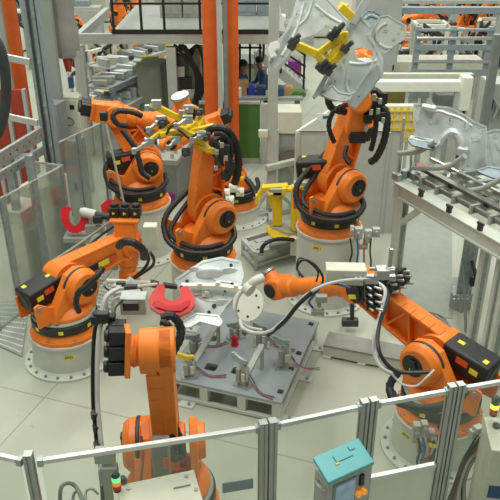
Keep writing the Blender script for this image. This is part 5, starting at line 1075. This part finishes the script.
# ---- white frame and barrier at the upper right
YW = 13.8
def hbar(name, lab, cat, a, b_, y, d, m, group=None, feet=(), post=LGY):
    p, q = Q(*a, y), Q(*b_, y); t = thing(name, lab, cat, ((p.x+q.x)/2, y, 0), 0, group)
    MB().b2((min(p.x, q.x), y, min(p.z, q.z)), (max(p.x, q.x), y+d, max(p.z, q.z))).part('beam', m, t, bev=.008)
    for x in (feet or (min(p.x, q.x)+.08, max(p.x, q.x)-.08)): MB().b2((x-.05, y+.02, 0), (x+.05, y+.12, min(p.z, q.z))).part('leg', post, t)
    return t
hbar('white_beam', 'bright white horizontal beam above the silver panels', 'beam', (372, 92), (464, 82), YW, .25, BWH, 'white beams at the upper right')
hbar('white_beam', 'thin cream beam just above the bright white beam', 'beam', (378, 79), (474, 74), YW+.8, .15, CRM, 'white beams at the upper right')
hbar('white_beam', 'short upright white box at the right end of the bright beam', 'beam', (459, 111), (474, 78), YW-.1, .3, BWH, 'white beams at the upper right')
hbar('olive_board', 'olive brown board below the bright white beam', 'board', (376, 104), (406, 90), YW+.6, .08, OLV)
hbar('grey_block', 'dark grey block below the middle of the bright white beam', 'block', (436, 106), (456, 95), YW+.6, .4, MGY)
hbar('grey_block', 'pale blue-grey block below the bright white beam', 'block', (412, 98), (430, 88), YW+.5, .4, BGY)
YB2 = 15.6
t = thing('steel_barrier', 'blue-grey steel barrier frame with pipes at the upper right', 'barrier', (Q(455, 50, YB2).x, YB2, 0), 0)
for a in (417, 452, 489): x = Q(a, 50, YB2).x; MB().b2((x-.06, YB2, 0), (x+.06, YB2+.1, Q(452, 27, YB2).z)).part('post', BGY, t, bev=.006)
xa, xb = Q(415, 50, YB2).x, Q(492, 50, YB2).x
for y_, h_, m_ in ((47.5, .12, BGY), (72, .13, BGY), (30, .05, BGY)): z = Q(450, y_, YB2).z; MB().b2((xa, YB2-.03, z-h_/2), (xb, YB2+.05, z+h_/2)).part('rail', m_, t, bev=.005)
for y_ in (38, 61): z = Q(450, y_, YB2).z; MB().cyl((xa, YB2-.05, z), (xb, YB2-.05, z), .04, n=10).part('pipe', STL, t)
hbar('overhead_beam', 'blue-grey overhead beam at the upper right', 'beam', (382, 14), (520, 7.5), 17.5, .2, BGY, 'overhead beams at the upper right', feet=(Q(386, 20, 17.5).x, Q(500, 20, 17.5).x))
hbar('overhead_beam', 'grey overhead beam at the very top of the picture on the right', 'beam', (382, 4), (520, 0), 19.5, .2, LGY, 'overhead beams at the upper right', feet=(Q(400, 20, 19.5).x,))
rotbox('wall_cabinet', 'large cream cabinet at the top behind the silver side plate', 'cabinet', (366, 60), (400, -4), 17.0, .5, LGY, rz=0)
t, w_, h_, d = rotbox('machine_cabinet', 'pale machine with dark pipes at the right edge above the rack', 'machine', (486, 140), (512, 84), 12.5, .6, LGY, rz=0, door=False)
for k in range(5): MB().tube([(-.3+.1*k, -.35, h_-.1-.1*k), (-.2+.1*k, -.45, h_-.3-.08*k), (-.25+.12*k, -.36, h_-.6)], .03, 8).part('pipe', [DRK, STL, GRY, DRK, STL][k], t, world=False)
p = Q(489, 100, 12.2); o = MB().b2((p.x-.07, 12.2, 0), (p.x+.07, 12.32, 3.1)).part('grey_post', MGY, bev=.006); tag(o, 'grey post at the right edge from the barrier down to the silver panels', 'post')
hbar('machine_bed', 'long cream machine bed below the blue-grey barrier', 'machine', (395, 72), (486, 62), 17.2, .8, CRM)
# ---- under and behind the mezzanine
t, *_ = rotbox('control_cabinet', 'large olive-grey cabinet under the mezzanine left of the white post', 'cabinet', (140, 150), (168, 64), 15.6, .6, mat('cab_olive', (.27, .29, .24), .5), rz=-.25)
t, *_ = rotbox('control_cabinet', 'pale cabinet under the mezzanine left of the orange pillar', 'cabinet', (191, 140), (206, 50), 16.0, .6, LGY, rz=-.25)
# dark welding machine
p = Q(184, 90, 15.2); t = thing('welding_machine', 'dark upright machine with looping cables under the mezzanine', 'machine', (p.x, 15.2, 0), 0)
zt = Q(184, 44, 15.2).z
mb = MB(); mb.b2((p.x-.14, 15.2, 0), (p.x+.14, 15.5, zt-.3)); mb.part('frame', MGY, t, bev=.01)
for k in range(7): z = .6+(zt-.9)*k/6; mb = MB(); mb.box((p.x+random.uniform(-.15, .15), 15.1, z), (random.uniform(.15, .32), .2, .22)); mb.part('unit', [BLK, LGY, DRK, STL][k % 4], t, bev=.01)
for k in range(5): x = p.x-.2+.1*k; MB().tube([(x, 15.05, zt-.2), (x+random.uniform(-.2, .3), 14.95, zt-.0), (p.x+.3+.05*k, 14.95, zt-.7), (p.x+.15, 15.0, zt-1.5)], .035, 8).part('cable', BLK, t)
# conveyors seen under the platform
def conveyor(lab, a, b_, z, w_, n=8, m_=BGY):
    pa, pb = P(*a, z), P(*b_, z); d_ = pb-pa; L = d_.length; t = thing('conveyor', lab, 'conveyor', ((pa.x+pb.x)/2, (pa.y+pb.y)/2, 0), math.atan2(d_.y, d_.x), 'conveyors in the background')
    for s in (-1, 1): MB().b2((-L/2, s*w_/2-.03, z-.12), (L/2, s*w_/2+.03, z)).part('side_rail', m_, t, world=False)
    MB().b2((-L/2, -w_/2, z-.06), (L/2, w_/2, z-.03)).part('belt', LGY, t, world=False)
    for x in (-L/2+.1, 0, L/2-.1):
        for s in (-1, 1): MB().b2((x-.04, s*w_/2-.04, 0), (x+.04, s*w_/2+.04, z-.1)).part('leg', m_, t, world=False)
    for k in range(n):
        x = -L/2+L*(k+.5)/n; MB().box((x, random.uniform(-.1, .1)*w_, z+.06), (L/n*.5, w_*random.uniform(.4, .8), random.uniform(.08, .25)), rot=Rz(random.uniform(-.4, .4))).part('carried_part', random.choice([SHT, SHL, LGY, STL, DRK, SHL, CRM, YEL, SHL]), t, world=False, bev=.02)
conveyor('long conveyor of silver parts running to the upper right under the mezzanine', (96, 86), (152, 62), 1.5, .7, 12)
conveyor('near conveyor of pale parts above the back left robot', (92, 112), (142, 86), 1.1, .9, 12, LGY)
conveyor('far conveyor behind the olive-grey cabinet', (100, 66), (170, 44), 1.2, .8, 12, LGY)
conveyor('short conveyor of blue and grey parts below the near one', (82, 104), (112, 92), .8, .8, 6, LGY)
# roller bench beside R6
pa, pb = P(164, 160, .85), P(196, 118, .85); d_ = pb-pa; t = thing('stud_bench', 'grey bench with two rows of metal studs between the back robots', 'bench', ((pa.x+pb.x)/2, (pa.y+pb.y)/2, 0), math.atan2(d_.y, d_.x)); L = d_.length
MB().b2((-L/2, -.25, .75), (L/2, .25, .85)).part('top', GRY, t, world=False, bev=.006); MB().b2((-L/2, -.22, .0), (L/2, .22, .75)).part('body', MGY, t, world=False)
for k in range(10):
    for y in (-.12, .12): x = -L/2+L*(k+.5)/10; MB().cyl((x, y, .85), (x, y, .92), .035, n=10).part('stud', STL, t, world=False)
# walkway ledge
lo_ = [P(170, 118, .6), P(205, 92, .6), P(218, 98, .6), P(190, 128, .6)]; mb = MB(); mb.prism([(q.x, q.y) for q in lo_], .6, Tr(0, 0, .3)); tag(mb.part('concrete_ledge', LGY, bev=.01), 'low pale ledge running back to the orange pillars', 'ledge')
tag(MB().box(P(168, 197, .1), (.28, .2, .2)).part('purple_box', PUR, bev=.01), 'small purple box on the floor beside the back left robot', 'box')
# work benches, bins, people
t = thing('workbench', 'grey workbench with parts behind the green board', 'bench', (Q(262, 95, 15.0).x, 15.0, 0), 0)
lo, hi = solid((238, 103), (303, 98), 14.95, .7); MB().b2((lo[0], 14.95, hi[2]-.06), (hi[0], 15.6, hi[2])).part('top', GRY, t); zbn = hi[2]
for x in (lo[0]+.1, (lo[0]+hi[0])/2, hi[0]-.1): MB().b2((x-.04, 15.0, 0), (x+.04, 15.08, zbn-.06)).part('leg', MGY, t); MB().b2((x-.04, 15.5, 0), (x+.04, 15.58, zbn-.06)).part('leg', MGY, t)
def onb(name, lab, cat, px, w_, h_, m_, y=15.3, group=None, d=.3):
    p = Q(px, 95, y); mb = MB(); mb.b2((p.x-w_/2, y-d/2, zbn), (p.x+w_/2, y+d/2, zbn+h_)); mb.b2((p.x-w_/2+.03, y-d/2+.03, zbn+h_), (p.x+w_/2-.03, y+d/2-.03, zbn+h_+.02)); tag(mb.part(name, m_, bev=.02), lab, cat, group)
onb('blue_bin', 'bright blue bin on the workbench below the two workers', 'bin', 251, .2, .18, BIN)
onb('cardboard_box', 'brown cardboard box left of the bright blue bin', 'box', 243, .24, .28, CRD2)
onb('white_box', 'small white box at the left end of the workbench', 'box', 238.5, .14, .18, BWH, 15.2)
onb('dark_crate', 'dark crate on the workbench left of the white column', 'crate', 261, .2, .16, BLU)
onb('dark_crate', 'dark blue crate on the workbench right of the white column', 'crate', 279, .2, .16, BLU, 15.25)
onb('cardboard_box', 'brown box on the workbench below the stairs', 'box', 288, .2, .16, CRD2, 15.3)
onb('green_tray', 'flat dark green tray on the right part of the workbench', 'tray', 298, .3, .06, GRN, 15.3)
def person(lab, px, y, face, lean=0., arm=0.):
    p = Q(px, 90, y); t = thing('person', lab, 'person', (p.x, y, 0), face, 'workers in blue')
    me = bpy.data.meshes.new('body'); bm = bmesh.new(); lay = bm.verts.layers.skin.verify()
    J = {'pel': (0, 0, .95, .15), 'sp': (0, -.02-lean*.2, 1.15, .145), 'ch': (0, -lean*.45-.01, 1.36, .15), 'nk': (0, -lean*.6, 1.50, .058), 'hd0': (0, -lean*.7-.01, 1.58, .082), 'hd1': (0, -lean*.8-.02, 1.70, .088),
         'ls': (.19, -lean*.5, 1.40, .07), 'le': (.25, -.06-lean*.6, 1.14, .048), 'lw': (.18, -.30-lean*.6, 1.08+arm, .034), 'rs': (-.19, -lean*.5, 1.40, .07), 're': (-.26, -.05-lean*.6, 1.15, .048), 'rw': (-.17, -.31-lean*.6, 1.10, .034),
         'lh': (.10, 0, .88, .10), 'lk': (.12, -.02, .48, .068), 'la': (.12, .02, .10, .045), 'lt': (.13, -.14, .045, .04), 'rh': (-.10, 0, .88, .10), 'rk': (-.12, -.03, .48, .068), 'ra': (-.12, .02, .10, .045), 'rt': (-.13, -.14, .045, .04)}
    vv = {k: bm.verts.new(v[:3]) for k, v in J.items()}
    for k, v in J.items(): vv[k][lay].radius = (v[3], v[3])
    vv['pel'][lay].use_root = True
    for a, b_ in (('pel', 'sp'), ('sp', 'ch'), ('ch', 'nk'), ('nk', 'hd0'), ('hd0', 'hd1'), ('ch', 'ls'), ('ls', 'le'), ('le', 'lw'), ('ch', 'rs'), ('rs', 're'), ('re', 'rw'), ('pel', 'lh'), ('lh', 'lk'), ('lk', 'la'), ('la', 'lt'), ('pel', 'rh'), ('rh', 'rk'), ('rk', 'ra'), ('ra', 'rt')): bm.edges.new((vv[a], vv[b_]))
    for side in ('lw', 'rw'):
        w = J[side]; sg_ = 1 if side == 'lw' else -1
        pv = bm.verts.new((w[0], w[1]-.07, w[2]-.005)); pv[lay].radius = (.032, .018); bm.edges.new((vv[side], pv))
        for k in range(4):
            L_ = [.075, .085, .08, .062][k]; x = w[0]+(k-1.5)*.021; f1 = bm.verts.new((x, w[1]-.11, w[2]-.008)); f2 = bm.verts.new((x, w[1]-.11-L_*.5, w[2]-.018)); f3 = bm.verts.new((x, w[1]-.11-L_*.85, w[2]-.045))
            for f in (f1, f2, f3): f[lay].radius = (.0095, .0095)
            bm.edges.new((pv, f1)); bm.edges.new((f1, f2)); bm.edges.new((f2, f3))
        th1 = bm.verts.new((w[0]-sg_*.035, w[1]-.06, w[2]-.01)); th2 = bm.verts.new((w[0]-sg_*.055, w[1]-.10, w[2]-.02)); th1[lay].radius = th2[lay].radius = (.011, .011); bm.edges.new((vv[side], th1)); bm.edges.new((th1, th2))
    bm.to_mesh(me); bm.free(); ob = bpy.data.objects.new('body', me); COL.objects.link(ob); ob.modifiers.new('s', 'SKIN'); ob.modifiers.new('u', 'SUBSURF').levels = 1
    me2 = bpy.data.meshes.new_from_object(ob.evaluated_get(bpy.context.evaluated_depsgraph_get())); bpy.data.objects.remove(ob)
    for m_ in (BLU, SKN, BLK): me2.materials.append(m_)
    for f in me2.polygons:
        c = f.center; f.use_smooth = True
        f.material_index = 1 if (c.z > 1.50 or (c.y < -.22-lean*.6 and .95 < c.z < 1.3)) else (2 if c.z < .09 else 0)
    b_ = bpy.data.objects.new('body', me2); COL.objects.link(b_); b_.parent = t; WM[b_.name] = WM[t.name]
    hy = -lean*.8
    mb = MB(); mb.sph((0, hy+.012, 1.725), .102, 16, sc=(.95, 1.02, .85)); mb.part('hair', HAR, t, world=False)
    mb = MB(); mb.sph((0, hy-.112, 1.65), .018, 8); 
    mb.part('nose', SKN, t, world=False)
    for s in (-1, 1): MB().sph((s*.032, hy-.100, 1.675), .011, 8).part('eye', BLK, t, world=False); MB().sph((s*.088, hy, 1.655), .022, 8, sc=(.4, 1, 1.3)).part('ear', SKN, t, world=False)
    MB().box((0, hy-.095, 1.605), (.045, .01, .01)).part('mouth', RPN, t, world=False)
    return t
person('worker in blue overalls standing at the left beside the orange pillar, facing right', 240.5, 16.2, R(75), .1)
person('dark haired worker in blue leaning left over the bench, beside the white column', 268.5, 16.6, R(-75), .30)
# pale wall panels behind them
for k, (a, b_, lab) in enumerate((((237, 85), (243, 68), 'cream wall panel behind the left worker'), ((245, 88), (255, 66), 'cream wall panel between the two workers'), ((257, 88), (267, 66), 'cream wall panel behind the leaning worker'))):
    lo, hi = solid(a, b_, 20.5, .06); t = thing('wall_panel', lab, 'panel', ((lo[0]+hi[0])/2, 20.5, 0), 0, 'cream panels behind the workers'); MB().b2(lo, hi).part('board', CRM, t); MB().b2((lo[0]-.04, 20.44, 0), (lo[0]+.02, 20.5, hi[2]+.05)).part('post', GRY, t)
# dark balustrade under the mezzanine on the right
t = thing('balustrade', 'dark balustrade under the mezzanine right of the pillars', 'railing', (Q(250, 60, 19).x, 19, 0), 0); xa, xb = Q(238, 60, 19).x, Q(262, 60, 19).x; zz = Q(250, 64, 19).z
MB().b2((xa, 19, zz-.12), (xb, 20.2, zz)).part('deck', MGY, t)
for x in (xa+.05, (xa+xb)/2, xb-.05): MB().b2((x-.03, 19, 0), (x+.03, 19.06, zz+.75)).part('post', BLK, t)
for z in (.4, .72): MB().b2((xa, 19, zz+z), (xb, 19.04, zz+z+.05)).part('rail', BLK, t)
# stairs
t = thing('staircase', 'grey steel staircase with black handrails descending to the right', 'stairs', (Q(285, 90, 19.6).x, 19.8, 0), 0)
A0, B0 = Q(256, 52, 19.6), Q(304, 112, 19.6)
B0.z = max(B0.z, .1)
for y in (19.6, 20.5): mb = MB(); mb.bar((A0.x, y, A0.z), (B0.x, y, B0.z), .06, .25); mb.part('stringer', LGY, t)
for k in range(11): q = A0.lerp(B0, (k+.5)/11); MB().b2((q.x-.13, 19.62, q.z+.02), (q.x+.13, 20.5, q.z+.06)).part('tread', GRY, t)
for z in (.45, .75, 1.05):
    mb = MB(); mb.bar((A0.x+.4, 19.58, A0.z+z-.5), (B0.x, 19.58, B0.z+z), .05); mb.part('handrail', BLK, t)
for f in (.15, .5, .97): q = A0.lerp(B0, f); MB().b2((q.x-.03, 19.56, q.z), (q.x+.03, 19.60, q.z+1.05)).part('baluster', BLK, t)
mb = MB(); mb.b2((B0.x-.05, 19.7, 0), (B0.x+.05, 19.8, B0.z)); mb.part('foot', GRY, t); MB().b2((A0.x-.05, 19.7, 0), (A0.x+.05, 19.8, A0.z)).part('support', GRY, t)
tag(MB().box((Q(294, 86, 21.5).x, 21.5, .3), (.4, .3, .6)).part('purple_crate', PUR, bev=.02), 'purple crate behind the staircase', 'crate')
# ---- far robots
FR = 'small orange robots in the far background'
for (px, py, rz, src, sc_, lab) in ((409, 80, 200, r6, .85, 'far orange robot left of the blue-grey barrier'), (452, 80, 20, r3, .8, 'far orange robot behind the middle of the barrier'), (478, 78, 150, r2, .8, 'far orange robot behind the right half of the barrier'), (508, 70, 60, r6, .9, 'far orange robot at the right edge behind the barrier'),
    (88, 94, 10, r2, .7, 'far orange robot behind the left leg of the mezzanine'), (134, 72, 160, r3, .75, 'far orange robot under the mezzanine between the conveyors'), (156, 78, 40, r6, .7, 'far orange robot above the olive-grey cabinet'), (98, 78, 220, r7, .6, 'low far orange robot beside the long conveyor'), (128, 36, 30, r6, .8, 'far orange robot above the mezzanine deck'), (432, 52, 100, r3, .8, 'far orange robot at the top above the barrier'), (468, 50, 220, r6, .9, 'far orange robot at the very top behind the barrier posts'), (120, 62, 120, r6, .7, 'far orange robot in the middle below the mezzanine beam'), (142, 56, 250, r2, .7, 'farthest orange robot below the mezzanine beam'), (396, 62, 100, r2, .8, 'far orange robot beside the large cream cabinet')):
    p = P(px, py, 0); dup(src, (p.x, p.y, 0), R(rz), lab, FR, sc_)
# ---- far machines: random shop floor furniture behind everything
random.seed(11)
TAKEN = [(o.location.x, o.location.y, 1.1) for o in bpy.data.objects if o.parent is None and o.location.y > 14.5 and o.type == 'EMPTY']
def block(name, lab, cat, grp, p, w_, d, h_, m_, kind):
    t = thing(name, lab, cat, (p.x, p.y, 0), RA+random.choice((0, 0, .3, -.2)), grp)
    if kind == 0:
        MB().b2((-w_/2, -d/2, .06), (w_/2, d/2, h_)).part('body', m_, t, world=False, bev=.02); MB().b2((-w_/2+.05, -d/2-.02, .15), (w_/2-.05, -d/2, h_-.1)).part('door', m_, t, world=False, bev=.01); MB().b2((-w_/2+.04, -d/2+.04, 0), (w_/2-.04, d/2-.04, .06)).part('plinth', DRK, t, world=False)
        MB().b2((-w_*.3, -d*.3, h_), (w_*.2, d*.3, h_+.2)).part('top_unit', random.choice((BWH, MGY, BGY)), t, world=False, bev=.02)
    else:
        for x in (-w_/2, w_/2):
            for y in (-d/2, d/2): MB().b2((x-.05, y-.05, 0), (x+.05, y+.05, h_)).part('post', m_, t, world=False)
        for z in (h_, h_*.55): 
            mb = MB(); mb.b2((-w_/2, -d/2-.05, z-.08), (w_/2, -d/2+.05, z)); mb.b2((-w_/2, d/2-.05, z-.08), (w_/2, d/2+.05, z)); mb.b2((-w_/2-.05, -d/2, z-.08), (-w_/2+.05, d/2, z)); mb.b2((w_/2-.05, -d/2, z-.08), (w_/2+.05, d/2, z)); mb.part('frame', m_, t, world=False)
        for k in range(6): MB().box((random.uniform(-.4, .4)*w_, random.uniform(-.3, .3)*d, h_*.55+.15), (w_*.25, d*.3, random.uniform(.15, .5)), rot=Rz(random.uniform(0, 3))).part('held_part', random.choice((SHT, SHL, YEL, DRK, BWH, ORA, BWH, BLU)), t, world=False, bev=.02)
        for k in range(2): MB().tube([(random.uniform(-.5, .5)*w_, -d/2, h_), (random.uniform(-.5, .5)*w_, -d/2-.2, h_*.8), (random.uniform(-.5, .5)*w_, -d/2, h_*.5)], .05, 8).part('hose', BLK, t, world=False)
FM = [LGY, CRM, GRY, BWH, BGY, MGY, LGY, CRM]
for k_, (px_, py_) in enumerate(((398, 92), (422, 95), (441, 91), (463, 94), (484, 90), (500, 96), (92, 100), (112, 96), (128, 92))):
    p = P(px_, py_, 0); TAKEN.append((p.x, p.y, .5)); block('assembly_jig', ['white steel jig with clamped parts in front of the far robots', 'open steel jig with clamped parts left of the olive-grey cabinet'][k_ > 5], 'jig', ['white jigs before the far robots', 'jigs left of the olive-grey cabinet'][k_ > 5], p, .8, .7, random.uniform(1.3, 2.0), random.choice((BWH, LGY, CRM)), 1)
zones = [((84, 140), (30, 70), 22), ((60, 200), (-24, 26), 36), ((374, 500), (-24, 40), 40), ((240, 380), (-18, 60), 24), ((380, 486), (40, 74), 10), ((0, 60), (-20, 70), 12)]
for (xa, xb), (ya, yb), n in zones:
    for k in range(n):
        w_ = random.uniform(.6, 1.5); d_ = random.uniform(.5, 1.0)
        for tries in range(40):
            p = P(random.uniform(xa, xb), random.uniform(ya, yb)+6, 0)
            if all((p.x-q[0])**2+(p.y-q[1])**2 > (q[2]+max(w_, d_)*.72)**2 for q in TAKEN): break
        else: continue
        TAKEN.append((p.x, p.y, max(w_, d_)*.72))
        if k % 2: block('machine_cabinet', 'pale machine cabinet standing far back in the hall', 'machine', 'far machine cabinets', p, w_, d_, random.uniform(.9, 2.2), random.choice(FM), 0)
        else: block('assembly_jig', 'open steel jig with parts far back in the hall', 'jig', 'far assembly jigs', p, w_, d_, random.uniform(1.4, 2.6), random.choice(FM), 1)
# ---- hall walls
WL = mat('hall_wall', (.42, .45, .42), .7, noise=.05, scale=.5)
struct('wall_back', MB().b2((-32, 60, 0), (40, 60.3, 13)), WL); struct('wall_left', MB().b2((-32.3, -6, 0), (-32, 60.3, 13)), WL)
struct('wall_right', MB().b2((40, -6, 0), (40.3, 60.3, 13)), WL); struct('wall_front', MB().b2((-32, -6.3, 0), (40, -6, 13)), WL)
# ================================================================== LIGHT
w = bpy.data.worlds.new('hall_light'); sc.world = w; w.use_nodes = True
w.node_tree.nodes['Background'].inputs[0].default_value = (.93, 1.0, .90, 1); w.node_tree.nodes['Background'].inputs[1].default_value = .46
def lamp(name, loc, sx, sy, e, rot=(0, 0, 0), col=(1, .98, .88)):
    l = bpy.data.lights.new(name, 'AREA'); l.shape = 'RECTANGLE'; l.size = sx; l.size_y = sy; l.energy = e; l.color = col
    o = bpy.data.objects.new(name, l); COL.objects.link(o); o.location = loc; o.rotation_euler = rot; return o
for i, (x, y) in enumerate([(-4, 5), (3, 5), (-4, 11), (3, 11), (-6, 18), (5, 18), (-4, 26), (8, 26), (0, 34), (12, 34), (-12, 30)]):
    lamp('hall_lamp', (x, y, 10.5), 1.2, 5.0, (400 if y < 8 else 290) if y < 14 else 400, (0, 0, RA))
cd = bpy.data.cameras.new('camera'); cam = bpy.data.objects.new('camera', cd); COL.objects.link(cam); sc.camera = cam
cam.location = (0, 0, HC); cam.rotation_euler = (PI/2-TH, 0, 0); cd.sensor_width = 36; cd.sensor_fit = 'HORIZONTAL'; cd.lens = 36*FPX/500; cd.clip_end = 200; cd.clip_start = .05
vs = sc.view_settings; vs.view_transform = 'Standard'; vs.look = 'None'; vs.exposure = 0; vs.gamma = 1; vs.use_curve_mapping = False
sc.cycles.max_bounces = 6; sc.cycles.transparent_max_bounces = 12; sc.cycles.use_denoising = True
